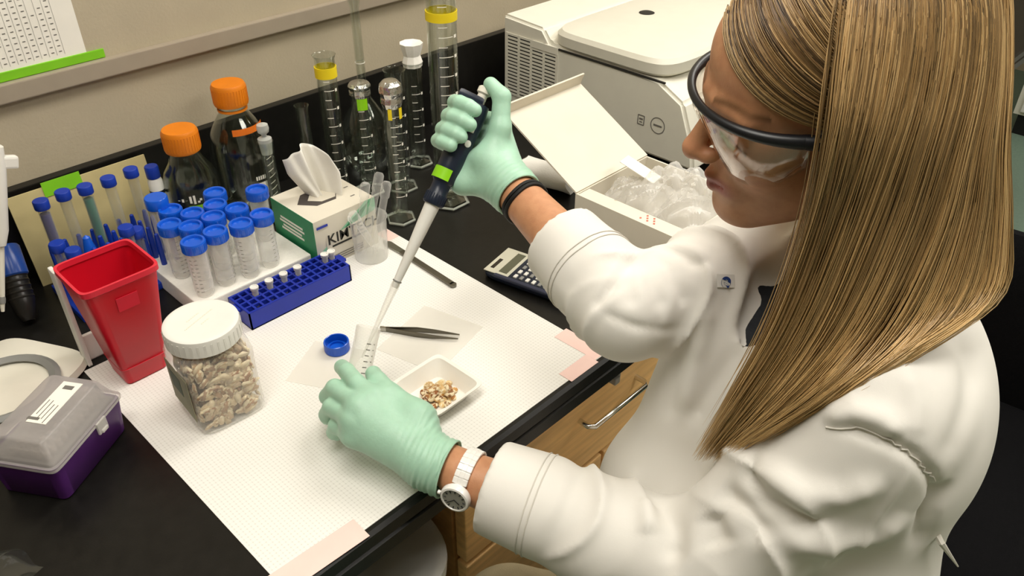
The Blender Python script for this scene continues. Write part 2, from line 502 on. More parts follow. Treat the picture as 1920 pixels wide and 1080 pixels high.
lab = MB().box((-0.0427, 0.0, 0.052), (0.0006, 0.062, 0.062)); lo = lab.build('label', mat('olive_label', '#8d8b6f', 0.6, var=0.1), t, smooth=False)
MB().box((-0.0431, 0.008, 0.058), (0.0004, 0.03, 0.026)).build('label_panel', mat('dark_green_print', '#41513a', 0.6, var=0.1), lo, smooth=False)

def flake_mesh(seed, sx, sy, sz):
    r = random.Random(seed)
    bm = bmesh.new()
    bmesh.ops.create_icosphere(bm, subdivisions=1, radius=1)
    for v in bm.verts:
        k = 1 + r.uniform(-0.22, 0.22)
        v.co = Vector((v.co.x * sx * k, v.co.y * sy * k * (1 - 0.35 * (v.co.x > 0.4)), v.co.z * sz * (1 + r.uniform(-.3, .3)) + 0.25 * sx * (v.co.x ** 2)))
    me = bpy.data.meshes.new('nut_slice')
    bm.to_mesh(me); bm.free()
    me.polygons.foreach_set('use_smooth', [True] * len(me.polygons))
    return me
flakes = [flake_mesh(i, 0.0088 + 0.0014 * (i % 3), 0.0052, 0.0015 + 0.0008 * (i % 2)) for i in range(7)]
for m_ in flakes: m_.materials.append(flake_m)
jq = Matrix.Rotation(jr, 3, 'Z')
count = 0
for i in range(285):
    side = rnd.random(); hw = 0.0365
    z = rnd.uniform(0.009, 0.098)
    if side < 0.42: q = (rnd.uniform(-.029, .029), -hw + rnd.uniform(0, 0.004), z); ax = 'F'
    elif side < 0.68: q = (-hw + rnd.uniform(0, 0.004), rnd.uniform(-.029, .029), z); ax = 'L'
    elif side < 0.84: q = (hw - rnd.uniform(0, 0.004), rnd.uniform(-.029, .029), z); ax = 'L'
    else: q = (rnd.uniform(-hw, hw) * 0.72, rnd.uniform(-hw, hw) * 0.72, rnd.uniform(0.094, 0.103)); ax = 'T'
    if abs(q[0]) > 0.034 and abs(q[1]) > 0.034: continue
    o = bpy.data.objects.new('nut_slice', flakes[i % 7]); COL.objects.link(o)
    wq = jq @ Vector(q)
    o.location = (JX + wq.x, JY + wq.y, JZ + B + q[2])
    e = {'F': (PI / 2 + rnd.gauss(0, 0.22), 0, 0), 'L': (PI / 2 + rnd.gauss(0, 0.22), 0, PI / 2), 'T': (rnd.gauss(0, 0.4), rnd.gauss(0, 0.4), 0)}[ax]
    o.rotation_euler = (Matrix.Rotation(jr, 3, 'Z') @ Matrix.Rotation(e[2], 3, 'Z') @ Matrix.Rotation(e[0], 3, 'X') @ Matrix.Rotation(rnd.uniform(0, PI), 3, 'Z')).to_euler()
    tag(o, 'pale sliced nut piece inside the square clear jar', 'nut', 'sliced nuts filling the jar')
core = MB().loft([(0.028, 0.028, 0.005, 4), (0.0315, 0.0315, 0.012, 5), (0.0315, 0.0315, 0.09, 5), (0.027, 0.027, 0.097, 4)], 32, True, True)
o = core.build('nut_filling', mat('nut_filling', '#a98a66', 0.8, var=0.45, vscale=170, bump=1.0, bscale=160), None, (JX, JY, JZ + B), jr)
tag(o, 'mass of sliced nuts in the middle of the square jar', 'nuts', kind='stuff')

# ---------------------------------------------------------------- purple tip box
ang = math.atan2(0.068, 0.104)
t = thing('tip_box', 'purple pipette tip box with frosted hinged lid', 'box', (0.1195, 0.824, 0.0), ang)
hw, hd = 0.061, 0.044
b = MB()
b.loft([(hw - 0.006, hd - 0.006, 0.0, 14), (hw - 0.004, hd - 0.004, 0.002, 14), (hw, hd, 0.046, 14), (hw, hd, 0.050, 14), (hw - 0.003, hd - 0.003, 0.050, 14), (hw - 0.004, hd - 0.004, 0.040, 14)], 56, True, True)
b.build('base', purple_m, t)
L = MB()
L.loft([(hw + 0.002, hd + 0.002, 0.0495, 14), (hw + 0.002, hd + 0.002, 0.0545, 14), (hw - 0.001, hd - 0.001, 0.055, 14), (hw - 0.010, hd - 0.012, 0.079, 14), (hw - 0.013, hd - 0.015, 0.081, 14)], 56, False, True)
lid = L.build('lid', frost_p, t)
MB().loft([(hw + 0.0026, hd + 0.0026, 0.0500, 14), (hw + 0.0026, hd + 0.0026, 0.0535, 14)], 56, False, False).build('lid_flange', milky_p, lid)
MB().box((0.008, -0.006, 0.0814), (0.066, 0.024, 0.0005)).build('label', paper_m, lid, smooth=False)
b = MB()
for r in range(4):
    x = -0.022 + 0.003 * r
    b.box((x + 0.012, -0.013 + r * 0.005, 0.0818), (0.028 - 0.005 * (r % 2), 0.0009, 0.0002))
b.box((-0.019, 0.001, 0.0818), (0.004, 0.014, 0.0002)); b.box((0.032, -0.006, 0.0818), (0.006, 0.012, 0.0002))
b.build('label_print', print_m, lid, smooth=False)
MB().box((0.016, -hd - 0.003, 0.046), (0.016, 0.003, 0.016), bev=0.001).box((0.016, -hd - 0.0055, 0.041), (0.010, 0.003, 0.004), bev=0.001).build('latch', milky_p, t, smooth=False)
tray = MB().box((0, 0, 0.0515), (2 * hw - 0.012, 2 * hd - 0.012, 0.003)).build('tip_tray', grey_p, t, smooth=False)
tip0 = None
tipm = MB().lathe([(0.0022, 0.0535), (0.0032, 0.0555), (0.0036, 0.060), (0.0036, 0.0665), (0.0028, 0.0667), (0.0028, 0.060)], 10).mesh('pipette_tip')
for i in range(11):
    for j in range(7):
        if i < 4 and j > 4: continue
        link('pipette_tip', tipm, milky_p, t, (-0.048 + i * 0.0096, -0.029 + j * 0.0096, 0))

# ---------------------------------------------------------------- foam rack with 50 ml tubes
o = MB().box((0, 0, 0.015), (0.186, 0.165, 0.030), bev=0.002).build('foam_rack', foam_m, None, (0.451, 1.0285, B), smooth=False)
tag(o, 'white foam slab holding the blue capped tubes', 'tube rack')
def tube50():
    t = thing('capped_tube', '', 'tube', (0, 0, 0.0302), 0, 'blue capped clear tubes standing on the white foam')
    prof = [(0.0, 0.0), (0.010, 0.0), (0.0125, 0.003), (0.0138, 0.010), (0.0140, 0.07), (0.0140, 0.082), (0.0133, 0.082), (0.0130, 0.012), (0.0, 0.004)]
    bd = MB().lathe(prof, 28).build('body', clear_p, t)
    g = MB()
    for k in range(9):
        z = 0.012 + k * 0.0065
        for a0 in (3.6, 4.1):
            g.box((0.01415 * math.cos(a0), 0.01415 * math.sin(a0), z), (0.0003, 0.004, 0.0006), a0)
    g.build('graduation', print_m, bd, smooth=False)
    cap = MB().lathe([(0.0150, 0.0735), (0.0163, 0.0735), (0.0168, 0.0745), (0.0168, 0.0875), (0.0160, 0.0888), (0.0132, 0.0888), (0.0126, 0.0878), (0.0122, 0.0852), (0.0, 0.0850)], 40).build('cap', blue_cap, t)
    r = MB()
    for k in range(40):
        a = 2 * PI * k / 40
        r.box((0.0168 * math.cos(a), 0.0168 * math.sin(a), 0.0805), (0.0006, 0.0012, 0.012), a)
    r.build('cap_ribs', blue_cap, cap, smooth=False)
    return t
milky_tube = clear('dry_powder_film', '#fcfaf8', '#efeae6', 0.16, 0.2, 0.5)
spots = [(0.380, 0.966, 'frontmost of the tubes, closest to the white jar lid'), (0.415, 0.969, 'second from the jar in the front row'), (0.451, 0.962, 'third from the jar in the front row'), (0.486, 0.965, 'front row beside the tissue box corner'),
         (0.398, 1.006, 'behind the frontmost tube'), (0.380, 1.032, 'leftmost of its row at the left foam edge'), (0.434, 1.008, 'centre of the group'), (0.418, 1.038, 'between the centre tube and the left edge tubes'),
         (0.4005, 1.070, 'rear left of the foam'), (0.470, 1.005, 'right of the centre beside the front row'), (0.454, 1.038, 'behind the centre tube'), (0.472, 1.071, 'rear of the group below the orange capped bottles'), (0.521, 1.034, 'standing alone at the right beside the tissue box')]
t0 = tube50()
for i, (x, y, w) in enumerate(spots):
    lb = 'blue capped tube on foam, ' + w
    if i == 0:
        t0.location = (x, y, B + 0.0302); t0['label'] = lb
    else:
        dup(t0, (x, y, 0.0302), rnd.uniform(0, 6), lb)

# ---------------------------------------------------------------- blue microtube rack
RX, RY = 0.4825, 0.9085
t = thing('microtube_rack', 'navy blue plastic microtube rack with square wells', 'tube rack', (RX, RY, 0.0008))
w, d, hh = 0.172, 0.056, 0.028
b = MB()
for sx in (-1, 1): b.box((sx * (w / 2 - 0.001), 0, hh / 2), (0.002, d, hh))
for sy in (-1, 1): b.box((0, sy * (d / 2 - 0.001), hh / 2), (w, 0.002, hh))
b.box((0, 0, 0.001), (w, d, 0.002))
b.build('body', blue_dark, t, smooth=False)
g = MB()
nx, ny = 14, 4
for i in range(nx + 1): g.box((-w / 2 + 0.002 + i * (w - 0.004) / nx, 0, hh - 0.0015), (0.0032, d - 0.001, 0.0045))
for j in range(ny + 1): g.box((0, -d / 2 + 0.002 + j * (d - 0.004) / ny, hh - 0.0016), (w - 0.001, 0.0032, 0.0045))
g.build('well_grid', blue_dark, t, smooth=False)
for sx in (-1, 1): MB().box((sx * (w / 2 + 0.004), 0.002, hh - 0.004), (0.009, 0.018, 0.005), bev=0.001).build('grip_tab', blue_dark, t, smooth=False)
def microtube():
    t = thing('microtube', '', 'tube', (0, 0, 0), 0, 'small clear microtubes in the navy rack')
    MB().lathe([(0.0, -0.022), (0.0018, -0.021), (0.0044, -0.006), (0.0046, 0.009), (0.0060, 0.0095), (0.0060, 0.0115), (0.0040, 0.0115), (0.0038, -0.004), (0.0, -0.018)], 18).build('body', milky_p, t)
    MB().lathe([(0.0, 0.0118), (0.0052, 0.0118), (0.0062, 0.0125), (0.0062, 0.0142), (0.0046, 0.0142), (0.0040, 0.0132), (0.0, 0.0132)], 18).build('cap', white_p, t)
    return t
m0 = microtube()
for i, (x, w_) in enumerate(((0.426, 'nearest the white jar lid'), (0.453, 'second from the jar lid'), (0.479, 'in the middle of the row'), (0.505, 'fourth from the jar lid'), (0.545, 'close to the tissue box'), (0.562, 'at the rack end beside the beaker'))):
    xx = RX - w / 2 + 0.002 + (round((x - RX + w / 2 - 0.002) / ((w - 0.004) / nx) - 0.5) + 0.5) * (w - 0.004) / nx
    yy = RY + 0.5 * (d - 0.004) / ny
    lb = 'small clear microtube in the navy rack, ' + w_
    if i == 0:
        m0.location = (xx, yy, B + 0.0285); m0['label'] = lb
    else:
        dup(m0, (xx, yy if i < 5 else yy, 0.0285), None, lb)

# ---------------------------------------------------------------- tissue box
t = thing('tissue_box', 'green and white carton of laboratory wipes with a tissue pulled out', 'tissue box', (0.6075, 0.994, 0.0))
hw, hd, hh = 0.0575, 0.057, 0.086
b = MB(); b.box((0, 0, hh / 2), (2 * hw, 2 * hd, hh)); b.build('carton', card_m, t, smooth=False)
MB().box((-hw - 0.0003, 0, hh / 2), (0.0006, 2 * hd, hh)).build('side_print', teal_box, t, smooth=False)
b = MB()
for z, l in ((0.062, 0.06), (0.056, 0.066), (0.049, 0.05), (0.043, 0.06)): b.box((-hw - 0.0008, 0.004, z), (0.0003, l, 0.0035))
b.build('side_lettering', paper_m, t, smooth=False)
yy = -hd - 0.0004
MB().add([(-hw, yy, 0.0), (-hw + 0.032, yy, 0.0), (hw, yy, 0.066), (hw, yy, hh), (hw - 0.018, yy, hh), (-hw, yy, 0.026)], [(0, 1, 2, 3, 4, 5)]).build('pale_green_sweep', mint_box, t, smooth=False)
MB().add([(-hw, yy - 0.0003, 0.004), (-hw + 0.012, yy - 0.0003, 0.0), (hw - 0.03, yy - 0.0003, 0.062), (hw - 0.01, yy - 0.0003, hh - 0.002), (hw - 0.045, yy - 0.0003, 0.066), (-hw, yy - 0.0003, 0.02)], [(0, 1, 2, 3, 4, 5)]).build('green_sweep', teal_box, t, smooth=False)
MB().add([(-hw + 0.018, yy - 0.0005, 0.005), (hw - 0.004, yy - 0.0005, 0.005), (hw - 0.002, yy - 0.0005, 0.064), (-hw + 0.018, yy - 0.0005, 0.050)], [(0, 1, 2, 3)]).build('white_panel', card_m, t, smooth=False)
text_mesh('KIMTECH', 0.024, black_ink, 'carton_lettering', t, (-hw + 0.020, yy - 0.0012, 0.046), (PI / 2, 0, 0), 'LEFT', 0.0002, 0.0002)
MB().box((0.004, yy - 0.001, 0.0335), (0.068, 0.0003, 0.003)).build('underline', black_ink, t, smooth=False)
b = MB()
for z in (0.016, 0.012, 0.008): b.box((0.0, yy - 0.001, z), (0.055, 0.0003, 0.0012))
b.build('small_print', print_m, t, smooth=False)
MB().box((-hw + 0.014, yy - 0.001, 0.074), (0.02, 0.0003, 0.004)).build('maker_mark', blue_dark, t, smooth=False)
poly = [(-0.042 + 0, 0.006), (-0.022, 0.028), (0.018, 0.030), (0.03, 0.006), (0.012, -0.02), (-0.022, -0.018)]
MB().prism(poly, hh, hh + 0.0006).build('opening_print', mat('brown_print', '#4b4440', 0.7, var=0.15), t, smooth=False)
MB().prism([(x * 0.72 + 0.006, y * 0.7) for x, y in poly], hh + 0.0006, hh + 0.0012).build('opening_rim', card_m, t, smooth=False)
b = MB()
for x, y in ((0.04, 0.02), (0.045, 0.0), (0.036, -0.03), (0.046, 0.035)): b.box((x, y, hh + 0.0003), (0.008, 0.002, 0.0004))
b.build('top_print', print_m, t, smooth=False)
# the tissue: a folded sheet rising from the slot
nu, nv = 36, 18
vs = []; fs = []
for j in range(nv):
    v = j / (nv - 1)
    for i in range(nu):
        u = i / (nu - 1) * 2 - 1
        wd = 0.020 + 0.019 * min(1, v * 1.6) - 0.003 * v * v
        fold = 0.013 * math.sin(u * 4.2 + 0.6) * (0.9 - 0.25 * v) + 0.004 * math.sin(u * 11 + 2 * v)
        x = 0.008 - 0.020 * v + u * wd * 0.82
        y = 0.006 + fold + 0.005 * v - u * wd * 0.45
        z = hh - 0.008 + 0.088 * v * (1 - 0.10 * abs(u) ** 3) + (0.010 * math.cos(u * 2.2 - 0.5) - 0.006 * u) * v ** 3
        vs.append((x, y, z))
for j in range(nv - 1):
    for i in range(nu - 1):
        a = j * nu + i
        fs.append((a, a + 1, a + nu + 1, a + nu))
ts = MB().add(vs, fs).build('tissue', tissue_m, t, ang=2.0)
sol = ts.modifiers.new('thickness', 'SOLIDIFY'); sol.thickness = 0.0006

# ---------------------------------------------------------------- clear beaker holding plastic droppers
t = thing('beaker', 'clear plastic beaker full of droppers beside the tissue box', 'beaker', (0.632, 0.913, 0.0008))
MB().lathe([(0.0, 0.0015), (0.026, 0.0015), (0.0265, 0.004), (0.0285, 0.07), (0.0305, 0.0725), (0.0305, 0.073), (0.0290, 0.072), (0.0278, 0.07), (0.0258, 0.004), (0.0258, 0.0), (0.0, 0.0)], 36).build('body', clear_p, t)
def dropper(i, label, base, axis, L):
    axis = Vector(axis).normalized()
    t = thing('dropper', label, 'dropper', base, 0, 'plastic droppers in the clear beaker')
    MB().lathe([(0.0, 0.0), (0.0025, 0.0), (0.0055, 0.025), (0.0060, L * 0.55), (0.0060, L * 0.78), (0.0078, L * 0.80), (0.0078, L * 0.97), (0.005, L)], 18, (0, 0, 0), axis, False, True).build('body', clear_p, t)
dropper(0, 'clear plastic dropper leaning furthest right in the beaker', (0.622, 0.920, 0.006), (0.42, 0.10, 0.9), 0.132)
dropper(1, 'clear plastic dropper leaning right, in front in the beaker', (0.632, 0.906, 0.006), (0.36, 0.06, 0.93), 0.120)
dropper(2, 'clear plastic dropper standing behind the others in the beaker', (0.620, 0.930, 0.012), (0.22, -0.02, 0.94), 0.112)
dropper(3, 'clear plastic dropper leaning left over the carton lettering', (0.640, 0.910, 0.008), (-0.35, 0.12, 0.9), 0.085)

# ---------------------------------------------------------------- orange capped bottles
def media_bottle(label, x, y, r, H):
    t = thing('media_bottle', label, 'bottle', (x, y, 0.0), 0.3)
    body = [(0.0, 0.002), (r * 0.85, 0.0), (r * 0.97, 0.004), (r, 0.012), (r, H * 0.52), (r * 0.97, H * 0.58), (r * 0.85, H * 0.66), (r * 0.62, H * 0.74), (0.022, H * 0.80), (0.0195, H * 0.83), (0.0195, H * 0.9)]
    inner = [(rr - 0.002 if rr > 0.003 else 0, zz + 0.002) for rr, zz in body[::-1]]
    b = MB().lathe(body + inner, 44).build('body', glass, t)
    cp = MB().lathe([(0.0225, H - 0.034), (0.0262, H - 0.034), (0.0268, H - 0.032), (0.0268, H - 0.004), (0.0245, H), (0.0, H)], 40).build('cap', orange_m, t)
    rb = MB()
    for k in range(36):
        a = 2 * PI * k / 36
        rb.box((0.0269 * math.cos(a), 0.0269 * math.sin(a), H - 0.018), (0.0007, 0.0018, 0.024), a)
    rb.build('cap_ribs', orange_m, cp, smooth=False)
    MB().lathe([(0.0205, H * 0.815), (0.0235, H * 0.815), (0.0235, H * 0.83), (0.0205, H * 0.83)], 36).build('pour_ring', orange_m, t)
    return t
def arc_patch(r, a0, a1, z0, z1, n=10, th=0.0004):
    vs = []; fs = []
    for i in range(n + 1):
        a = a0 + (a1 - a0) * i / n
        vs += [((r + th) * math.cos(a), (r + th) * math.sin(a), z0), ((r + th) * math.cos(a), (r + th) * math.sin(a), z1)]
    for i in range(n): fs.append((2 * i, 2 * i + 2, 2 * i + 3, 2 * i + 1))
    return vs, fs
b1 = media_bottle('small clear bottle with orange screw cap behind the blue capped tubes', 0.474, 1.150, 0.0425, 0.195)
MB().add(*arc_patch(0.0425, 3.75, 4.5, 0.055, 0.085)).build('green_label', green_t, b1, smooth=False)
b = MB()
for k in range(14):
    a = 3.4 + k * 0.13 + rnd.uniform(-.03, .03)
    b.add(*arc_patch(0.0427, a, a + 0.08, 0.086 + rnd.uniform(0, 0.01), 0.092 + rnd.uniform(0, 0.012), 2))
b.build('etched_lettering', paper_m, b1, smooth=False)
b2 = media_bottle('large clear bottle with orange screw cap and orange tape', 0.575, 1.168, 0.050, 0.234)
o = MB().add(*arc_patch(0.0385, 3.75, 5.35, 0.160, 0.171, 14, 0.001)).build('orange_tape', orange_t, b2, smooth=False)
MB().add(*arc_patch(0.050, 4.25, 4.62, 0.055, 0.078)).build('etched_panel', paper_m, b2, smooth=False)
b = MB()
for k in range(8): b.add(*arc_patch(0.050, 4.75, 5.05 + 0.1 * (k % 2), 0.045 + k * 0.011, 0.0465 + k * 0.011, 4))
for k in range(5): b.add(*arc_patch(0.050, 4.25 + k * 0.075, 4.30 + k * 0.075, 0.083, 0.090, 2))
b.build('graduation', paper_m, b2, smooth=False)

# ---------------------------------------------------------------- measuring cylinders and flasks
def cylinder(label, x, y, r, H, foot='hex', band=None, ticks=True, rz=0.0, name='measuring_cylinder'):
    t = thing(name, label, 'cylinder', (x, y, 0.0), rz)
    prof = [(0.0, 0.014), (r * 0.75, 0.014), (r, 0.020), (r, H - 0.006), (r * 1.14, H), (r * 1.16, H), (r * 1.12, H - 0.001), (r - 0.0015, H - 0.007), (r - 0.0018, 0.023), (0.0, 0.018)]
    MB().lathe(prof, 36).build('barrel', glass, t)
    f = MB(); R = r * 1.3 + 0.007
    nn = 6 if foot == 'hex' else 36
    vs = []; fs = []
    rings = [(R * 0.97, 0.0), (R, 0.002), (R, 0.005), (R * 0.9, 0.008), (R * 0.55, 0.010), (r * 0.62, 0.012), (r * 0.6, 0.0145)]
    f.lathe(rings, nn, (0, 0, 0), None, True, True)
    f.build('foot', glass_thick, t, ang=0.4)
    MB().lathe([(R * 0.95, 0.0004), (R * 1.0, 0.003), (R * 0.95, 0.0062), (R * 0.86, 0.003), (R * 0.95, 0.0004)], nn).build('foot_rim', mat('bright_glass_edge', '#d7d7cf', 0.15, var=0.02), t)
    if ticks:
        g = MB(); n = int(H / 0.017)
        for k in range(2, n):
            z = 0.02 + k * 0.0155
            if z > H - 0.03: break
            g.add(*arc_patch(r, 3.75, 4.35 if k % 2 else 4.75, z, z + 0.0012, 4))
            if k % 2 == 0: g.add(*arc_patch(r, 4.85, 5.1, z - 0.002, z + 0.003, 2))
        g.build('graduation', paper_m, t, smooth=False)
    if band:
        MB().lathe([(r + 0.0003, band[0]), (r + 0.0014, band[0]), (r + 0.0014, band[1]), (r + 0.0003, band[1])], 36).build('band', band[2], t)
    return t
cylinder('glass measuring cylinder with yellow band near its rim, left of the green labelled one', 0.712, 1.10, 0.0165, 0.262, band=(0.226, 0.243, yellow_t))
cylinder('short plain narrow glass cylinder in front of the backsplash', 0.667, 1.115, 0.0105, 0.185, ticks=False, name='glass_cylinder')
g_ = cylinder('glass cylinder with foil top and small green label', 0.764, 1.086, 0.0165, 0.198, name='glass_cylinder')
MB().add(*arc_patch(0.0165, 3.7, 4.75, 0.162, 0.182, 8, 0.0008)).build('green_label', lime_t, g_, smooth=False)
MB().lathe([(0.0172, 0.182), (0.0185, 0.186), (0.0178, 0.195), (0.0192, 0.2), (0.016, 0.205), (0.0, 0.207)], 14).build('foil_cover', foil_m, g_, ang=0.2)
c4 = cylinder('foil topped glass cylinder with wide foot beside the pipette', 0.739, 0.969, 0.0150, 0.232)
MB().lathe([(0.0155, 0.205), (0.0175, 0.213), (0.0166, 0.222), (0.0190, 0.230), (0.0172, 0.241), (0.012, 0.247), (0.0, 0.249)], 11).build('foil_cover', foil_m, c4, ang=0.15)
b = MB().add(*arc_patch(0.0152, 3.6, 4.0, 0.188, 0.206, 4, 0.001)).add(*arc_patch(0.0152, 4.75, 5.2, 0.188, 0.206, 4, 0.001)); b.build('yellow_tape', yellow_t, c4, smooth=False)
cylinder('tallest glass measuring cylinder with yellow band high up', 0.839, 0.957, 0.0235, 0.385, band=(0.322, 0.336, yellow_t))
fc = cylinder('glass cylinder with crumpled film top behind the tallest cylinder', 0.90, 1.11, 0.0165, 0.20, name='glass_cylinder')
MB().lathe([(0.0172, 0.192), (0.0185, 0.2), (0.015, 0.212), (0.019, 0.224), (0.021, 0.234), (0.0, 0.228)], 9).build('film_cover', tissue_m, fc, ang=0.15)
t = thing('stoppered_cylinder', 'slim glass cylinder with ground glass stopper beside the large bottle', 'cylinder', (0.580, 1.092, 0.0))
MB().lathe([(0.0, 0.0), (0.019, 0.0), (0.019, 0.004), (0.0108, 0.009), (0.0108, 0.135), (0.0125, 0.15), (0.0125, 0.158), (0.0113, 0.158), (0.0095, 0.135), (0.0095, 0.012), (0.0, 0.010)], 28).build('barrel', glass, t)
MB().lathe([(0.0, 0.135), (0.0085, 0.137), (0.0108, 0.160), (0.0108, 0.163), (0.004, 0.166), (0.004, 0.170), (0.0085, 0.174), (0.0095, 0.180), (0.0085, 0.186), (0.0, 0.189)], 24).build('stopper', clear('ground_glass', '#e6e8e4', '#dcded8', 0.45, 0.4, 0.4), t)
# volumetric flask
t = thing('volumetric_flask', 'long necked round glass flask behind the measuring cylinders', 'flask', (0.823, 1.160, 0.0))
pf = [(0.0, 0.004), (0.028, 0.0), (0.036, 0.006), (0.050, 0.030), (0.055, 0.055), (0.052, 0.078), (0.040, 0.105), (0.022, 0.130), (0.0095, 0.150), (0.0080, 0.17), (0.0080, 0.300), (0.0110, 0.312), (0.0115, 0.326), (0.0105, 0.326)]
MB().lathe(pf + [(max(0, r - 0.0016), z + 0.001) for r, z in pf[::-1][1:]], 40).build('body', glass, t)
MB().lathe([(0.0084, 0.205), (0.0088, 0.205), (0.0088, 0.2065), (0.0084, 0.2065)], 28).build('fill_line', paper_m, t)
cylinder('plain glass cylinder half hidden behind the foil topped one', 0.815, 1.055, 0.0165, 0.222, name='glass_cylinder')

# ---------------------------------------------------------------- manila board and blue tube rack
t = thing('manila_board', 'tan card board leaning on the black backsplash behind the blue tubes', 'board', (0.337, 1.2, 0.0))
bd = MB().box((0, 0, 0.071), (0.204, 0.003, 0.142)).build('card', manila, t, smooth=False); bd.rotation_euler = (-0.14, 0, 0)
gt = MB().box((-0.025, -0.0022, 0.138), (0.055, 0.001, 0.022)).build('green_tape', green_t, t, smooth=False); gt.rotation_euler = (-0.14, 0, 0)
t = thing('peg_rack', 'blue plastic peg rack crowded with narrow tubes behind the red bin', 'tube rack', (0.325, 1.120, 0.0))
MB().box((0, 0, 0.006), (0.170, 0.11, 0.012), bev=0.002).build('base', blue_deep, t, smooth=False)
pegm = MB().lathe([(0.0042, 0.012), (0.0042, 0.070), (0.0030, 0.082), (0.0, 0.084)], 8).mesh('peg')
for i in range(8):
    for j in range(4):
        link('peg', pegm, blue_deep, t, (-0.070 + i * 0.020, -0.040 + j * 0.0265, 0))
def tube15(label, x, y, z, tint_m, H=0.120, tilt=None, inner=None):
    t = thing('narrow_tube', label, 'tube', (x, y, z), 0, 'narrow blue capped tubes in the peg rack')
    MB().lathe([(0.0, 0.0), (0.002, 0.0), (0.0072, 0.022), (0.0075, 0.03), (0.0078, H - 0.004), (0.0070, H - 0.004), (0.0066, 0.03), (0.0, 0.006)], 20).build('body', tint_m, t)
    if inner:
        MB().lathe([(0.0, 0.004), (0.002, 0.004), (0.0064, 0.024), (0.0066, H * 0.85), (0.0, H * 0.85)], 16).build('contents', inner, t)
    MB().lathe([(0.0084, H - 0.013), (0.0100, H - 0.013), (0.0104, H - 0.012), (0.0104, H - 0.001), (0.0096, H), (0.0, H)], 28).build('cap', blue_deep, t)
    if tilt: t.rotation_euler = tilt
ind = mat('indigo_liquid', '#2c2a78', 0.35, var=0.1); tea = mat('teal_liquid', '#1d7d6a', 0.35, var=0.1); gry = clear('cloudy_plastic', '#fafaf8', '#e2e0da', 0.06, 0.22, 0.2)
tube15('narrow tube of dark indigo liquid, leftmost against the tan board', 0.262, 1.155, 0.0122, gry, 0.142, None, ind)
tube15('narrow clear tube with blue cap, next to the indigo one', 0.293, 1.157, 0.0122, gry, 0.144)
tube15('narrow tube of teal green liquid against the tan board', 0.322, 1.152, 0.0122, gry, 0.144, None, tea)
tube15('narrow pale tube with blue cap, right of the teal one', 0.355, 1.150, 0.0122, gry, 0.145)
tube15('narrow tube with blue cap at the right end of the tan board', 0.390, 1.152, 0.0122, gry, 0.146)
tube15('low dark blue capped tube nearest the left rim of the red bin', 0.252, 1.108, 0.0122, gry, 0.098)
tube15('low dark blue capped tube just above the left corner of the red bin', 0.262, 1.083, 0.0122, gry, 0.094)
tube15('low blue capped tube above the far rim of the red bin', 0.334, 1.072, 0.0122, gry, 0.104)
tube15('lowest blue capped tube touching the view of the red bin corner', 0.348, 1.078, 0.0122, gry, 0.092)
t = thing('blue_vial', 'translucent bright blue pointed vial standing among the narrow tubes', 'vial', (0.293, 1.118, 0.0122))
MB().lathe([(0.0102, 0.0), (0.0104, 0.04), (0.0085, 0.065), (0.0050, 0.084), (0.0, 0.088)], 20, (0, 0, 0), None, True).build('body', blue_cap, t)
t = thing('labelled_tube', 'wide clear blue capped tube with white label right of the peg rack', 'tube', (0.398, 1.118, 0.0122))
t.location.x = 0.3935; t.location.y = 1.094
MB().lathe([(0.0, 0.0), (0.012, 0.002), (0.0135, 0.01), (0.0138, 0.112), (0.0128, 0.112), (0.0125, 0.012), (0.0, 0.004)], 26).build('body', clear_p, t)
MB().lathe([(0.0142, 0.103), (0.0160, 0.103), (0.0164, 0.105), (0.0164, 0.118), (0.0152, 0.1195), (0.0, 0.1195)], 34).build('cap', blue_cap, t)
MB().add(*arc_patch(0.0138, 3.9, 5.4, 0.03, 0.075, 10)).build('label', paper_m, t, smooth=False)
t = thing('white_vial', 'small white vial with dark band by the right end of the tan board', 'vial', (0.425, 1.165, 0.0))
MB().lathe([(0.0, 0.0), (0.0105, 0.0), (0.011, 0.002), (0.011, 0.120), (0.009, 0.126), (0.009, 0.128)], 24).build('body', white_p, t)
MB().lathe([(0.0112, 0.100), (0.0114, 0.100), (0.0114, 0.106), (0.0112, 0.106)], 24).build('band', black_p, t)
MB().lathe([(0.0098, 0.126), (0.0102, 0.127), (0.0102, 0.143), (0.0092, 0.145), (0.0, 0.145)], 24).build('cap', blue_deep, t)
# dark bottle with blue cap at the left edge
t = thing('dark_vial', 'dark ribbed vial with translucent blue cap at the left edge', 'vial', (0.186, 1.115, 0.006))
ax = Vector((0.16, 0.62, 0.77)).normalized()
MB().lathe([(0.0, 0.0), (0.008, 0.001), (0.0135, 0.012), (0.0165, 0.03), (0.0165, 0.075)], 26, (0, 0, 0), ax).build('body', dark_case, t)
b = MB()
for k in range(5): b.lathe([(0.0166, 0.032 + k * 0.008), (0.0174, 0.034 + k * 0.008), (0.0166, 0.036 + k * 0.008)], 26, (0, 0, 0), ax)
b.build('ribs', dark_case, t)
MB().lathe([(0.0172, 0.066), (0.0195, 0.068), (0.0195, 0.108), (0.0175, 0.111), (0.0, 0.111)], 30, (0, 0, 0), ax).build('cap', clear('blue_translucent_cap', '#2a55b0', '#2d58b4', 0.6, 0.3, 0.25), t)

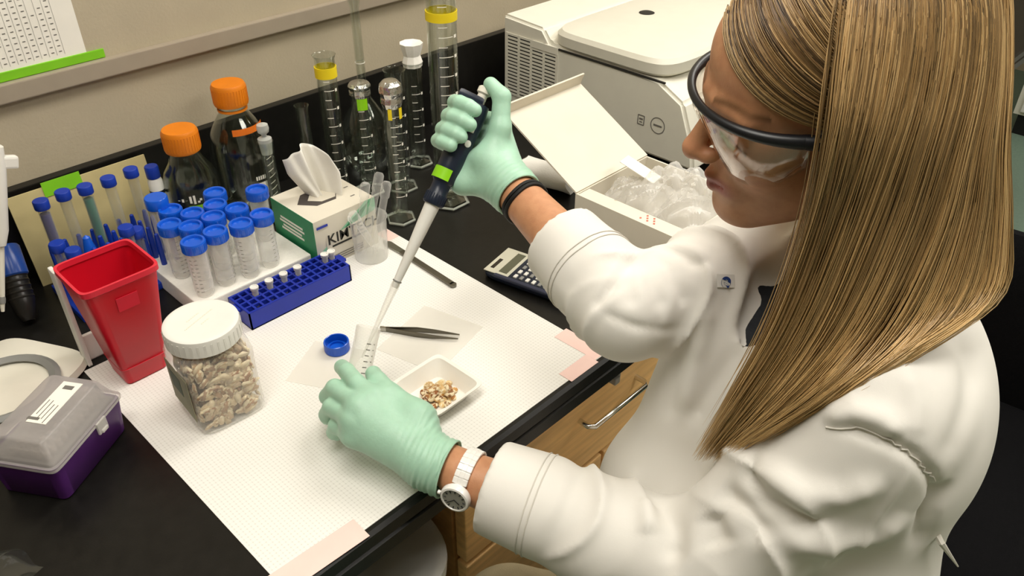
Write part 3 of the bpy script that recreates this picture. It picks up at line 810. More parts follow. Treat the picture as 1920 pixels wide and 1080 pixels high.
# ---------------------------------------------------------------- pipette stand at the left edge
t = thing('pipette_stand', 'white pipette stand with rounded base at the left edge', 'stand', (0.115, 1.00, 0.0), 0.49)
b = MB().loft([(0.078, 0.073, 0.0, 5), (0.080, 0.075, 0.003, 5), (0.078, 0.073, 0.012, 5), (0.055, 0.05, 0.017, 4)], 48, True, True); b.build('base', cream_p, t)
rg = MB().lathe([(0.062, 0.0165), (0.066, 0.022), (0.060, 0.026), (0.052, 0.022), (0.056, 0.0165)], 40, (-0.02, -0.02, 0)); rg.build('base_ring', grey_p, t)
MB().tube([(-0.02, 0.02, 0.012), (-0.02, 0.02, 0.262)], 0.009, 16).build('column', white_p, t)
MB().tube([(-0.02, 0.02, 0.25), (0.128, 0.0455, 0.25)], [0.007, 0.0055], 12).build('hanger_arm', white_p, t)
t = thing('hanging_pipette', 'white pipette hanging from the stand at the left edge', 'pipette', (0.158, 1.094, 0.050))
t.rotation_euler = Vector((0, 0, 1)).rotation_difference(Vector((0.052, 0.012, 0.17))).to_euler()
MB().lathe([(0.0, 0.0), (0.0022, 0.0), (0.0032, 0.012), (0.0040, 0.03), (0.0055, 0.07), (0.0062, 0.10)], 18).build('shaft', cream_p, t)
MB().lathe([(0.0031, 0.012), (0.0040, 0.012), (0.0044, 0.018), (0.0038, 0.022)], 18).build('tip_collar', grey_p, t)
b = MB().loft([(0.0075, 0.010, 0.095, 3), (0.011, 0.0125, 0.115, 3), (0.012, 0.014, 0.20, 3), (0.010, 0.012, 0.225, 3)], 24, True, True); b.build('handle', white_p, t)
MB().box((0.010, -0.004, 0.205), (0.03, 0.014, 0.016), bev=0.003).build('finger_hook', white_p, t, smooth=False)
MB().lathe([(0.006, 0.225), (0.006, 0.24), (0.008, 0.242), (0.008, 0.25), (0.0, 0.252)], 18).build('plunger', white_p, t)

# plastic bag corner bottom left
def crumple(label, name, cx, cy, z, sx, sy, h, seed, m, rz=0.0, n=22, cat='bag', group=None):
    r = random.Random(seed)
    ph = [(r.uniform(1, 5), r.uniform(1, 5), r.uniform(0, 6), r.uniform(.3, 1)) for _ in range(9)]
    def hgt(u, v):
        e = (1 - abs(u) ** 3) * (1 - abs(v) ** 3)
        s = sum(a * abs(math.sin(fx * u * 1.6 + fy * v * 1.6 + p)) for fx, fy, p, a in ph) / sum(a for *_, a in ph)
        return h * e ** 0.6 * (0.25 + s)
    vs = []; fs = []
    for side in (1, -1):
        k = len(vs)
        for j in range(n):
            for i in range(n):
                u = 2 * i / (n - 1) - 1; v = 2 * j / (n - 1) - 1
                zz = hgt(u, v) if side > 0 else hgt(-u, v) * 0.12
                vs.append((u * sx * (1 + 0.08 * math.sin(5 * v + seed)), v * sy * (1 + 0.08 * math.sin(4 * u + seed)), zz))
        for j in range(n - 1):
            for i in range(n - 1):
                a = k + j * n + i; q = (a, a + 1, a + n + 1, a + n)
                fs.append(q if side > 0 else q[::-1])
    o = MB().add(vs, fs).build(name, m, None, (cx, cy, B + z), rz, True, 0.5)
    return tag(o, label, cat, group)
crumple('clear plastic bag corner at the lower left edge of the bench', 'plastic_bag', -0.045, 0.705, 0.0004, 0.075, 0.05, 0.012, 3, clear('grey_film', '#eef0f2', '#dfe4e8', 0.10, 0.45, 0.08, 0.4, True), 0.5)

# ---------------------------------------------------------------- calculator
ca = math.atan2(0.017, 0.078)
t = thing('calculator', 'dark blue scientific calculator lying on the black bench', 'calculator', (0.768, 0.682, 0.0), ca)
cw, cl = 0.080, 0.150
body = MB().loft([(cw / 2 - 0.003, cl / 2 - 0.003, 0.001, 7), (cw / 2, cl / 2, 0.005, 7), (cw / 2, cl / 2, 0.010, 7), (cw / 2 - 0.004, cl / 2 - 0.004, 0.0135, 7)], 56, True, True); body.build('case', navy_p, t)
MB().box((0, 0.052, 0.0136), (cw - 0.008, 0.042, 0.0012), bev=0.0005).build('display_bezel', mat('silver_bezel', '#c9c6b4', 0.4, var=0.03), t, smooth=False)
MB().box((0.0, 0.043, 0.0144), (cw - 0.022, 0.014, 0.0008)).build('display', mat('lcd_glass', '#5a5b4a', 0.2, var=0.05), t, smooth=False)
MB().box((-0.012, 0.064, 0.0144), (0.028, 0.006, 0.0006)).build('solar_cell', mat('solar_cell', '#2a2420', 0.2, var=0.1), t, smooth=False)
MB().box((-cw / 2 + 0.002, -0.01, 0.012), (0.007, 0.125, 0.006), bev=0.002).build('side_grip', mat('slate_grip', '#2d3146', 0.4, var=0.05), t, smooth=False)
keym = {}
kl = MB().box((0, 0, 0), (0.0088, 0.0052, 0.003), bev=0.0008).mesh('key')
for r in range(9):
    for k in range(5):
        mm = white_p if (r + k * 2) % 3 != 1 else grey_p
        key = (r + k * 2) % 3 != 1
        if key not in keym:
            me = kl.copy(); me.materials.append(mm); keym[key] = me
        link('key', keym[key], None, t, (-0.027 + k * 0.0135, 0.021 - r * 0.0105, 0.0142), 0, False)

# ---------------------------------------------------------------- metal spatula, tweezers, weighing papers
t = thing('metal_spatula', 'grey steel spatula with rounded end on the bench paper edge', 'spatula', (0.6695, 0.845, 0.0012), math.atan2(-0.172, -0.007) )
MB().box((0.022, 0, 0.0022), (0.128, 0.0105, 0.004), bev=0.0016).lathe([(0.0, 0.0), (0.0052, 0.0), (0.0052, 0.004), (0.0, 0.004)], 20, (0.086, 0, 0.0002)).build('handle', mat('dull_steel', '#7c776c', 0.4, metal=1.0, var=0.05), t, smooth=False)
b = MB(); b.add([(-0.040, -0.0052, 0.002), (-0.040, 0.0052, 0.002), (-0.078, 0.0070, 0.0008), (-0.092, 0.0, 0.0004), (-0.078, -0.0070, 0.0008), (-0.040, -0.0052, 0.0035), (-0.040, 0.0052, 0.0035), (-0.078, 0.0070, 0.0016), (-0.092, 0.0, 0.001), (-0.078, -0.0070, 0.0016)],
           [(0, 1, 2, 3, 4), (9, 8, 7, 6, 5), (0, 5, 6, 1), (1, 6, 7, 2), (2, 7, 8, 3), (3, 8, 9, 4), (4, 9, 5, 0)]); b.build('blade', steel, t, smooth=False)
tag(MB().box((0, 0, 0), (0.115, 0.100, 0.0003)).build('weighing_paper', clear('glassine_paper', '#fcfbf8', '#fbf9f4', 0.4, 0.25, 0.35), None, (0.560, 0.690, B + 0.0011), 0.25, smooth=False), 'translucent square weighing paper under the tweezers', 'paper', 'weighing papers')
tag(MB().box((0, 0, 0), (0.085, 0.075, 0.0003)).build('weighing_paper', bpy.data.materials['glassine_paper'], None, (0.425, 0.745, B + 0.0011), 0.5, smooth=False), 'translucent square weighing paper beside the blue screw cap', 'paper', 'weighing papers')
a0, a1 = Vector((0.522, 0.751)), Vector((0.5855, 0.660)); dirv = (a1 - a0); tl = dirv.length
t = thing('tweezers', 'fine pointed steel tweezers lying on the weighing paper', 'tweezers', (a0.x, a0.y, 0.0014), math.atan2(dirv.y, dirv.x))
for sgn in (-1, 1):
    pts = [(0.0, 0), (0.02, 0.0022), (0.05, 0.0056), (0.075, 0.0062), (tl, 0.0046)]
    wds = [0.0032, 0.0034, 0.0042, 0.0030, 0.0006]
    vs = []; fs = []
    for (x, y), w_ in zip(pts, wds):
        for zz in (0.0, 2 * w_):
            for dy in (-0.0007, 0.0007): vs.append((x, sgn * y + dy, 0.0002 + 0.0034 - w_ + zz))
    for j in range(4):
        k = 4 * j
        fs += [(k, k + 1, k + 5, k + 4), (k + 2, k + 6, k + 7, k + 3), (k, k + 4, k + 6, k + 2), (k + 1, k + 3, k + 7, k + 5)]
    fs += [(0, 2, 3, 1), (16, 17, 19, 18)]
    MB().add(vs, fs).build('arm', mat('tweezer_steel', '#6f6b61', 0.3, metal=1.0, var=0.05), t, smooth=False)
MB().box((0.003, 0, 0.0036), (0.009, 0.004, 0.0066), bev=0.0008).build('joint', steel, t, smooth=False)

# loose blue cap, open side up
t = thing('loose_cap', 'bright blue screw cap lying open side up on the bench paper', 'cap', (0.4545, 0.7615, 0.0012))
cc = MB().lathe([(0.0, 0.0), (0.0155, 0.0), (0.0168, 0.001), (0.0168, 0.0145), (0.0160, 0.0150), (0.0150, 0.0145), (0.0148, 0.003), (0.0, 0.0026)], 44).build('shell', blue_cap, t)
MB().lathe([(0.0098, 0.0026), (0.0098, 0.0065), (0.0110, 0.0065), (0.0110, 0.0026)], 40).build('seal_ring', blue_cap, t)
r = MB()
for k in range(44):
    a = 2 * PI * k / 44; r.box((0.0168 * math.cos(a), 0.0168 * math.sin(a), 0.0075), (0.0006, 0.0011, 0.012), a)
r.build('cap_ribs', blue_cap, t, smooth=False)

# ---------------------------------------------------------------- weigh boat with chopped nuts
WX, WY = 0.4865, 0.594
t = thing('weigh_boat', 'white square plastic weigh boat holding chopped nuts', 'dish', (WX, WY, 0.0012), 0.02)
MB().loft([(0.0285, 0.0285, 0.0, 7), (0.0290, 0.0290, 0.0005, 7), (0.0385, 0.0385, 0.0215, 9), (0.0430, 0.0430, 0.0225, 10), (0.0430, 0.0430, 0.0217, 10), (0.0382, 0.0382, 0.0207, 9), (0.0283, 0.0283, 0.0010, 7)][::1], 48, True, True).build('tray', mat('white_tray', '#f6f2ea', 0.5, var=0.02), t)
def chunk(seed, s):
    r = random.Random(seed); bm = bmesh.new()
    bmesh.ops.create_icosphere(bm, subdivisions=2, radius=1)
    off = [Vector((r.gauss(0, 1), r.gauss(0, 1), r.gauss(0, 1))).normalized() for _ in range(7)]
    for v in bm.verts:
        k = 1 + 0.35 * sum(max(0, v.co.dot(q)) ** 3 for q in off) / 2 - 0.3 * max(0, v.co.dot(off[0])) ** 2
        v.co = Vector((v.co.x * s * 1.15, v.co.y * s, v.co.z * s * 0.72)) * k
    me = bpy.data.meshes.new('nut_chunk'); bm.to_mesh(me); bm.free()
    me.polygons.foreach_set('use_smooth', [True] * len(me.polygons)); me.materials.append(walnut_m)
    return me
chunks = [chunk(i, 0.0038 + 0.0007 * (i % 3)) for i in range(6)]
k = 0
for ring in range(3):
    for i in range((24, 22, 10)[ring]):
        rr = math.sqrt(rnd.random()) * (0.0255, 0.020, 0.011)[ring]; a = rnd.uniform(0, 2 * PI)
        x, y = rr * math.cos(a) * 1.1, rr * math.sin(a) * 0.95
        x = max(-0.0245, min(0.0245, x))
        o = bpy.data.objects.new('nut_chunk', chunks[k % 6]); COL.objects.link(o); k += 1
        o.location = (WX + x, WY + y - 0.001, B + 0.0012 + 0.0042 + ring * 0.0052)
        o.rotation_euler = (rnd.uniform(-.5, .5), rnd.uniform(-.5, .5), rnd.uniform(0, 6))
        tag(o, 'golden brown chopped nut piece in the white weigh boat', 'nut', 'chopped nuts in the weigh boat')

# ---------------------------------------------------------------- white carton with open lid, bags, towel roll
bx0, bx1, by0, by1, bh = 0.861, 1.043, 0.497, 0.690, 0.110
t = thing('white_carton', 'open white cardboard carton with raised lid beside the centrifuge', 'carton', ((bx0 + bx1) / 2, (by0 + by1) / 2, 0.0))
w, d = bx1 - bx0, by1 - by0; th = 0.003
b = MB()
b.box((-w / 2 + th / 2, 0, bh / 2), (th, d, bh)).box((w / 2 - th / 2, 0, bh / 2), (th, d, bh)).box((0, -d / 2 + th / 2, bh / 2), (w - 2 * th, th, bh)).box((0, d / 2 - th / 2, bh / 2), (w - 2 * th, th, bh)).box((0, 0, th / 2), (w - 2 * th, d - 2 * th, th))
b.build('walls', card_m, t, smooth=False)
MB().box((-w / 2 + 0.016, 0, bh - 0.002), (0.026, d - 0.008, 0.002)).build('side_flap', card_m, t, smooth=False)
le = math.atan2(0.082, 0.151)
R = Matrix.Rotation(le, 3, 'X')
ll = 0.172
lp = MB().box(R @ Vector((0, ll / 2, 0.0015)) + Vector((0, d / 2, bh)), (w, ll, 0.003), rot=R).build('lid', card_m, t, smooth=False)
R2 = Matrix.Rotation(le + PI / 2 * 0.92, 3, 'X')
tipv = R @ Vector((0, ll, 0.0015)) + Vector((0, d / 2, bh))
MB().box(tipv + R2 @ Vector((0, 0.011, 0)), (w, 0.022, 0.003), rot=R2).build('lid_lip', card_lip, lp, smooth=False)
b = MB()
for k in range(7): b.box((-w / 2 + 0.012 + 0.006 * (k % 3), -d / 2 + 0.055 + k * 0.004, bh - 0.0008), (0.004, 0.003, 0.0003), 0.5)
b.build('red_lettering', mat('red_print', '#c06a5a', 0.7, var=0.1), t, smooth=False)
crumple('crumpled clear plastic bags heaped at the left in the white carton', 'plastic_bag', 0.935, 0.625, 0.072, 0.055, 0.058, 0.055, 11, bag_m, 0.3, 26, group='plastic bags in the white carton')
crumple('crumpled clear plastic bag heaped highest in the white carton', 'plastic_bag', 0.975, 0.585, 0.075, 0.060, 0.075, 0.072, 21, bag_m, 0.9, 26, group='plastic bags in the white carton')
crumple('crumpled clear plastic bag at the front of the white carton', 'plastic_bag', 0.950, 0.545, 0.078, 0.055, 0.045, 0.050, 31, bag_m, 0.1, 26, group='plastic bags in the white carton')
o = MB().box((0, 0, 0), (0.034, 0.062, 0.001)).build('paper_slip', paper_m, None, (0.955, 0.640, B + 0.135), 0.2, smooth=False)
o.rotation_euler = (0.35, 0.1, 0.25)
tag(o, 'white paper slip lying on the plastic bags in the carton', 'paper')
t = thing('towel_roll', 'folded white paper towel under the raised carton lid', 'towel', (1.008, 0.872, 0.0))
vs = []; fs = []
n = 24
for j in range(9):
    x = -0.055 + 0.11 * j / 8
    for i in range(n):
        a = 2 * PI * i / n
        vs.append((x + 0.004 * math.sin(3 * a), 0.030 * math.cos(a) * (1 + 0.05 * math.sin(4 * a + j)), 0.022 + 0.0205 * math.sin(a) * (1 + 0.08 * math.sin(3 * a + j * 0.7))))
for j in range(8):
    for i in range(n):
        k = (i + 1) % n; fs.append((j * n + i, (j + 1) * n + i, (j + 1) * n + k, j * n + k))
fs += [tuple(range(n)), tuple(8 * n + i for i in range(n))[::-1]]
MB().add(vs, fs).build('roll', tissue_m, t, rz=1.75)

# ---------------------------------------------------------------- centrifuge
CX0, CX1, CY0, CY1, CH = 1.20, 1.66, 0.690, 1.178, 0.175
t = thing('centrifuge', 'large cream benchtop centrifuge with side vents and rounded lid', 'centrifuge', ((CX0 + CX1) / 2, (CY0 + CY1) / 2, 0.0))
w, d = CX1 - CX0, CY1 - CY0
ft = MB().lathe([(0.0, 0.0), (0.016, 0.0), (0.018, 0.004), (0.018, 0.024)], 16).mesh('foot')
for sx in (-1, 1):
    for sy in (-1, 1): link('foot', ft, rubber, t, (sx * (w / 2 - 0.05), sy * (d / 2 - 0.05), 0))
z0 = 0.022; z1 = z0 + CH
prof = [(-d / 2, z0), (d / 2, z0), (d / 2, z1 + 0.010), (d / 2 - 0.11, z1 + 0.004), (d / 2 - 0.13, z1 - 0.020), (-d / 2 + 0.095, z1 - 0.027), (-d / 2 + 0.04, z1 - 0.055), (-d / 2 + 0.01, z0 + 0.05)]
n = len(prof); vs = []
for sx, ins in ((-w / 2, 0), (w / 2, 0)): vs += [(sx, y, z) for y, z in prof]
bm = bmesh.new(); bv = [bm.verts.new(v) for v in vs]
bm.faces.new(bv[:n]); bm.faces.new(bv[n:][::-1])
for i in range(n): bm.faces.new((bv[i], bv[n + i], bv[n + (i + 1) % n], bv[(i + 1) % n]))
bmesh.ops.recalc_face_normals(bm, faces=bm.faces)
bmesh.ops.bevel(bm, geom=bm.edges[:], offset=0.006, segments=3, affect='EDGES')
me = bpy.data.meshes.new('housing'); bm.to_mesh(me); bm.free()
link('housing', me, machine, t, ang=0.5)
lc = (-0.003, -0.005)
LD = MB()
secs = []
for hx, hy, zz in ((w / 2 - 0.004, 0.141, z1 - 0.024), (w / 2 + 0.002, 0.147, z1 - 0.018), (w / 2 + 0.002, 0.147, z1 + 0.000), (w / 2 - 0.004, 0.140, z1 + 0.008), (w / 2 - 0.03, 0.115, z1 + 0.012), (w / 2 - 0.12, 0.04, z1 + 0.015)): secs.append((hx, hy, zz, 7, 0, -0.022))
ldo = LD.loft(secs, 72, True, True).build('lid', machine_lid, t, (0, 0, 0), ang=0.5)
MB().lathe([(0.0, 0.0), (0.014, 0.0), (0.016, 0.001), (0.013, 0.0022), (0.0, 0.0022)], 24, (-0.03, 0.03, z1 + 0.0142)).build('lid_port', vent_dark, ldo)
MB().box((-w / 2 - 0.0002, 0.0, z1 - 0.0272), (0.004, 0.325, 0.003)).build('lid_seam', vent_dark, t, smooth=False)
MB().box((-w / 2 - 0.0004, d / 2 - 0.082, z0 + 0.085), (0.0012, 0.140, 0.130)).build('vent_recess', vent_dark, t, smooth=False)
def slat(w_): return MB().box((0, 0, 0), (0.0024, w_, 0.0042)).mesh('vent_slat')
sm_ = slat(0.140)
for k in range(18): link('vent_slat', sm_, machine, t, (-w / 2 - 0.0012, d / 2 - 0.082, z0 + 0.0225 + k * 0.0074), 0, False)
rm_ = MB().box((0, 0, 0), (0.0028, 0.0055, 0.132)).mesh('vent_rib')
for k in range(5): link('vent_rib', rm_, machine, t, (-w / 2 - 0.0014, d / 2 - 0.013 - k * 0.0345, z0 + 0.085), 0, False)
MB().box((-w / 2 - 0.0018, d / 2 - 0.117, z0 + 0.144), (0.004, 0.072, 0.014)).build('vent_blank', machine, t, smooth=False)
# two small approval marks on the side
mk = MB().lathe([(0.0145, 0.0), (0.0160, 0.0), (0.0160, 0.0006), (0.0145, 0.0006), (0.0145, 0.0)], 28, (-w / 2 - 0.0002, -0.157, 0.087), (-1, 0, 0))
mk.build('round_mark', print_m, t)
MB().box((-w / 2 - 0.0006, -0.157, 0.087), (0.0008, 0.018, 0.003)).build('round_mark_lettering', print_m, t, smooth=False)
b = MB()
for dy, dz, sy, sz in ((0, 0.009, 0.014, 0.0015), (0, -0.009, 0.014, 0.0015), (0.007, 0, 0.0015, 0.018), (-0.007, 0, 0.0015, 0.018), (0, 0.002, 0.008, 0.003), (0, -0.004, 0.006, 0.002)): b.box((-w / 2 - 0.0005, -0.119 + dy, 0.087 + dz), (0.0008, sy, sz))
b.build('square_mark', print_m, t, smooth=False)
# things on the bench beyond the centrifuge
t = thing('dark_case', 'dark brown equipment case on the bench behind the centrifuge', 'case', (1.98, 1.03, 0.0))
MB().loft([(0.15, 0.16, 0.0, 8), (0.15, 0.16, 0.05, 8), (0.14, 0.15, 0.065, 8)], 40, True, True).build('shell', mat('dark_brown_case', '#2c211b', 0.5, var=0.1), t)
t = thing('yellow_bottle', 'small bottle with yellow top behind the centrifuge', 'bottle', (1.775, 0.985, 0.0))
MB().lathe([(0.0, 0.0), (0.02, 0.0), (0.022, 0.004), (0.022, 0.10), (0.012, 0.118), (0.012, 0.124)], 24).build('body', white_p, t)
MB().lathe([(0.014, 0.118), (0.016, 0.12), (0.017, 0.145), (0.010, 0.15), (0.0, 0.151)], 24).build('top', mat('mustard_plastic', '#c9a52c', 0.5, var=0.06), t)

# ---------------------------------------------------------------- black chair beside the person, cabinet across the aisle
t = thing('office_chair', 'black fabric office chair behind the person', 'chair', (1.30, 0.06, -B), 0.10)
MB().loft([(0.25, 0.25, 0.44, 6), (0.27, 0.27, 0.455, 6), (0.27, 0.27, 0.50, 6), (0.24, 0.24, 0.515, 6)], 48, True, True).build('seat', blk_fabric, t)
bk = MB().loft([(0.028, 0.25, 0.0, 6), (0.034, 0.27, 0.03, 6), (0.036, 0.28, 0.28, 6), (0.03, 0.27, 0.36, 6), (0.012, 0.23, 0.385, 5)], 48, True, True).build('backrest', blk_fabric, t, (0.285, 0, 0.45)); bk.rotation_euler = (0, 0.12, 0)
MB().tube([(0, 0, 0.09), (0, 0, 0.44)], 0.03, 16).build('gas_column', black_p, t)
MB().tube([(0.0, 0.0, 0.425), (0.24, 0, 0.425), (0.31, 0, 0.46), (0.32, 0, 0.6)], 0.016, 10).build('back_bar', black_p, t)
legm = MB().tube([(0.0, 0, 0.095), (0.27, 0, 0.075)], [0.026, 0.016], 10).lathe([(0.0, -0.012), (0.03, -0.012), (0.03, 0.012), (0.0, 0.012)], 16, (0.27, 0, 0.031), (0, 1, 0)).mesh('leg')
for k in range(5): link('leg', legm, black_p, t, (0, 0, 0), k * 2 * PI / 5 + 0.3)
t = thing('aisle_cabinet', 'pale grey cabinet with black base across the aisle', 'cabinet', (4.55, 0.30, -B), 0.0)
MB().box((0, 0, 0.05), (0.56, 0.96, 0.10)).build('plinth', rubber, t, smooth=False)
MB().box((0, 0, 0.50), (0.60, 1.0, 0.80)).build('body', machine, t, smooth=False)
for k in range(3):
    dd = MB().box((0, 0, 0), (0.018, 0.94, 0.24), bev=0.002).build('drawer', white_p, t, (-0.309, 0, 0.24 + k * 0.26), smooth=False)
    MB().tube([(-0.008, -0.07, 0), (-0.035, -0.07, 0), (-0.035, 0.07, 0), (-0.008, 0.07, 0)], 0.006, 8).build('handle', chrome, dd)
MB().box((0, 0, 0.915), (0.66, 1.06, 0.03)).build('top', epoxy, t, smooth=False)

# ================================================================ the person
# ---------------------------------------------------------------- blended solids meshed on a grid
class Field:
    def __init__(s, lo, hi, h):
        s.lo = np.array(lo, float); s.h = h
        s.n = np.ceil((np.array(hi) - s.lo) / h).astype(int) + 1
        s.val = np.full(s.n, 0.5, np.float32)
        s.ax = [(s.lo[i] + h * np.arange(s.n[i])).astype(np.float32) for i in range(3)]
    def block(s, lo, hi):
        sl = []
        for i in range(3):
            a = max(0, int(math.floor((lo[i] - s.lo[i]) / s.h))); b = min(s.n[i], int(math.ceil((hi[i] - s.lo[i]) / s.h)) + 1)
            if b <= a: return None
            sl.append(slice(a, b))
        return tuple(sl)
    def apply(s, lo, hi, fn, k, mode):
        m = k + 0.03
        sl = s.block(np.array(lo) - m, np.array(hi) + m)
        if sl is None: return
        X = s.ax[0][sl[0]][:, None, None]; Y = s.ax[1][sl[1]][None, :, None]; Z = s.ax[2][sl[2]][None, None, :]
        d = fn(X, Y, Z)
        v = s.val[sl]
        if mode == 'add':
            hh = np.clip(0.5 + 0.5 * (v - d) / k, 0, 1)
            s.val[sl] = v * (1 - hh) + d * hh - k * hh * (1 - hh)
        else:
            d = -d
            hh = np.clip(0.5 - 0.5 * (v - d) / k, 0, 1)
            s.val[sl] = v * (1 - hh) + d * hh + k * hh * (1 - hh)
    def cone(s, a, b, ra, rb, k=0.01, mode='add', flat=None):
        a = np.array(a, float); b = np.array(b, float); ab = b - a; L2 = max(1e-9, float(ab @ ab)); R = max(ra, rb)
        def fn(X, Y, Z):
            px, py, pz = X - a[0], Y - a[1], Z - a[2]
            t = np.clip((px * ab[0] + py * ab[1] + pz * ab[2]) / L2, 0, 1)
            qx, qy, qz = px - t * ab[0], py - t * ab[1], pz - t * ab[2]
            if flat is not None:                      # squash along the unit vector flat[0] by flat[1]
                f, q = flat
                w = qx * f[0] + qy * f[1] + qz * f[2]
                d2 = qx * qx + qy * qy + qz * qz + w * w * (1 / (q * q) - 1)
                return (np.sqrt(d2) - (ra + t * (rb - ra))) * q
            return np.sqrt(qx * qx + qy * qy + qz * qz) - (ra + t * (rb - ra))
        s.apply(np.minimum(a, b) - R, np.maximum(a, b) + R, fn, k, mode)
    def chain(s, pts, rs, k=0.008, mode='add'):
        for i in range(len(pts) - 1): s.cone(pts[i], pts[i + 1], rs[i], rs[i + 1], k if i == 0 else min(k, 0.004), mode)
    def ell(s, c, r, R=None, k=0.01, mode='add'):
        c = np.array(c, float); r = np.array(r, float); R = np.eye(3) if R is None else np.array(R)
        def fn(X, Y, Z):
            px, py, pz = X - c[0], Y - c[1], Z - c[2]
            q = [px * R[0, i] + py * R[1, i] + pz * R[2, i] for i in range(3)]
            k0 = np.sqrt(sum((q[i] / r[i]) ** 2 for i in range(3))); k1 = np.sqrt(sum((q[i] / r[i] ** 2) ** 2 for i in range(3)))
            return k0 * (k0 - 1) / np.maximum(k1, 1e-6)
        m = float(r.max()); s.apply(c - m, c + m, fn, k, mode)
    def cut(s, p, n, k=0.002, lo=None, hi=None):
        """remove what lies on the side the normal points to"""
        p = np.array(p, float); n = np.array(n, float) / np.linalg.norm(n)
        e = s.lo + s.h * s.n
        s.apply(s.lo if lo is None else lo, e if hi is None else hi, lambda X, Y, Z: -((X - p[0]) * n[0] + (Y - p[1]) * n[1] + (Z - p[2]) * n[2]), k, 'sub')
    def sample(s, P):
        q = (np.asarray(P) - s.lo) / s.h
        q = np.clip(q, 0, np.array(s.n) - 1.001); i = q.astype(int); f = q - i
        out = 0
        for dx in (0, 1):
            for dy in (0, 1):
                for dz in (0, 1):
                    w = (f[:, 0] if dx else 1 - f[:, 0]) * (f[:, 1] if dy else 1 - f[:, 1]) * (f[:, 2] if dz else 1 - f[:, 2])
                    out = out + w * s.val[i[:, 0] + dx, i[:, 1] + dy, i[:, 2] + dz]
        return out
    def nets(s):
        v = s.val; nx, ny, nz = v.shape; ins = v < 0
        c = np.zeros((nx - 1, ny - 1, nz - 1), np.int8)
        for dx in (0, 1):
            for dy in (0, 1):
                for dz in (0, 1): c += ins[dx:nx - 1 + dx, dy:ny - 1 + dy, dz:nz - 1 + dz]
        act = (c > 0) & (c < 8)
        idx = np.full(act.shape, -1, np.int64); I = np.argwhere(act); idx[act] = np.arange(len(I))
        P = np.zeros((len(I), 3)); cnt = np.zeros(len(I))
        cor = [np.array((a, b, d)) for a in (0, 1) for b in (0, 1) for d in (0, 1)]
        for i in range(8):
            for j in range(i + 1, 8):
                if np.abs(cor[i] - cor[j]).sum() != 1: continue
                A = I + cor[i]; Bq = I + cor[j]
                va = v[A[:, 0], A[:, 1], A[:, 2]]; vb = v[Bq[:, 0], Bq[:, 1], Bq[:, 2]]
                m = (va < 0) != (vb < 0)
                t = np.where(m, va / np.where(m, va - vb, 1), 0)
                P += m[:, None] * (cor[i] + t[:, None] * (cor[j] - cor[i])); cnt += m
        V = s.lo + s.h * (I + P / cnt[:, None])
        F = []
        for axis in range(3):
            o1, o2 = [(1, 2), (2, 0), (0, 1)][axis]
            sa = [slice(None)] * 3; sb = [slice(None)] * 3
            sa[axis] = slice(0, -1); sb[axis] = slice(1, None)
            E = np.argwhere(ins[tuple(sa)] != ins[tuple(sb)])
            E = E[(E[:, o1] > 0) & (E[:, o2] > 0) & (E[:, o1] < v.shape[o1] - 1) & (E[:, o2] < v.shape[o2] - 1)]
            inside = ins[E[:, 0], E[:, 1], E[:, 2]]
            q = []
            for d1, d2 in ((1, 1), (0, 1), (0, 0), (1, 0)):
                T = E.copy(); T[:, o1] -= d1; T[:, o2] -= d2
                q.append(idx[T[:, 0], T[:, 1], T[:, 2]])
            q = np.stack(q, 1); q[~inside] = q[~inside][:, ::-1]
            F.append(q)
        F = np.concatenate(F)
        return V, F[(F >= 0).all(1)]

def relax(V, F, it=2, w=0.5):
    e = np.concatenate([F[:, [0, 1]], F[:, [1, 2]], F[:, [2, 3]], F[:, [3, 0]]])
    for _ in range(it):
        acc = np.zeros_like(V); cnt = np.zeros(len(V))
        np.add.at(acc, e[:, 0], V[e[:, 1]]); np.add.at(cnt, e[:, 0], 1)
        np.add.at(acc, e[:, 1], V[e[:, 0]]); np.add.at(cnt, e[:, 1], 1)
        V = V + w * (acc / np.maximum(cnt, 1)[:, None] - V)
    return V

def vnormals(V, F):
    fn = np.cross(V[F[:, 2]] - V[F[:, 0]], V[F[:, 3]] - V[F[:, 1]])
    N = np.zeros_like(V)
    for i in range(4): np.add.at(N, F[:, i], fn)
    return N / np.maximum(np.linalg.norm(N, axis=1), 1e-12)[:, None]

def seg_dist(V, a, b):
    a = np.array(a); b = np.array(b); ab = b - a
    t = np.clip(((V - a) @ ab) / (ab @ ab), 0, 1)
    return np.linalg.norm(V - a - t[:, None] * ab, axis=1), t

def ridge(V, F, folds):
    """raise or press soft folds along polylines: (points, width, height)"""
    N = vnormals(V, F); D = np.zeros(len(V))
    for pts, w, hgt in folds:
        d = np.full(len(V), 9.0); fade = np.ones(len(V)); nseg = len(pts) - 1
        for i in range(nseg):
            di, t = seg_dist(V, pts[i], pts[i + 1])
            s = (i + t) / nseg
            better = di < d
            d = np.where(better, di, d); fade = np.where(better, np.clip(np.minimum(s, 1 - s) * 5 + 0.15, 0, 1), fade)
        D += hgt * np.exp(-(d / w) ** 2) * fade
    return V + N * D[:, None]

def np_mesh(name, V, F, off=(0, 0, 0)):
    me = bpy.data.meshes.new(name)
    V = np.asarray(V) - np.array(off)
    me.vertices.add(len(V)); me.vertices.foreach_set('co', V.astype(np.float32).ravel())
    k = F.shape[1]
    me.loops.add(len(F) * k); me.loops.foreach_set('vertex_index', F.astype(np.int32).ravel())
    me.polygons.add(len(F)); me.polygons.foreach_set('loop_start', np.arange(0, len(F) * k, k, dtype=np.int32)); me.polygons.foreach_set('loop_total', np.full(len(F), k, np.int32))
    me.polygons.foreach_set('use_smooth', np.ones(len(F), bool))
    me.update(calc_edges=True); me.validate()
    return me

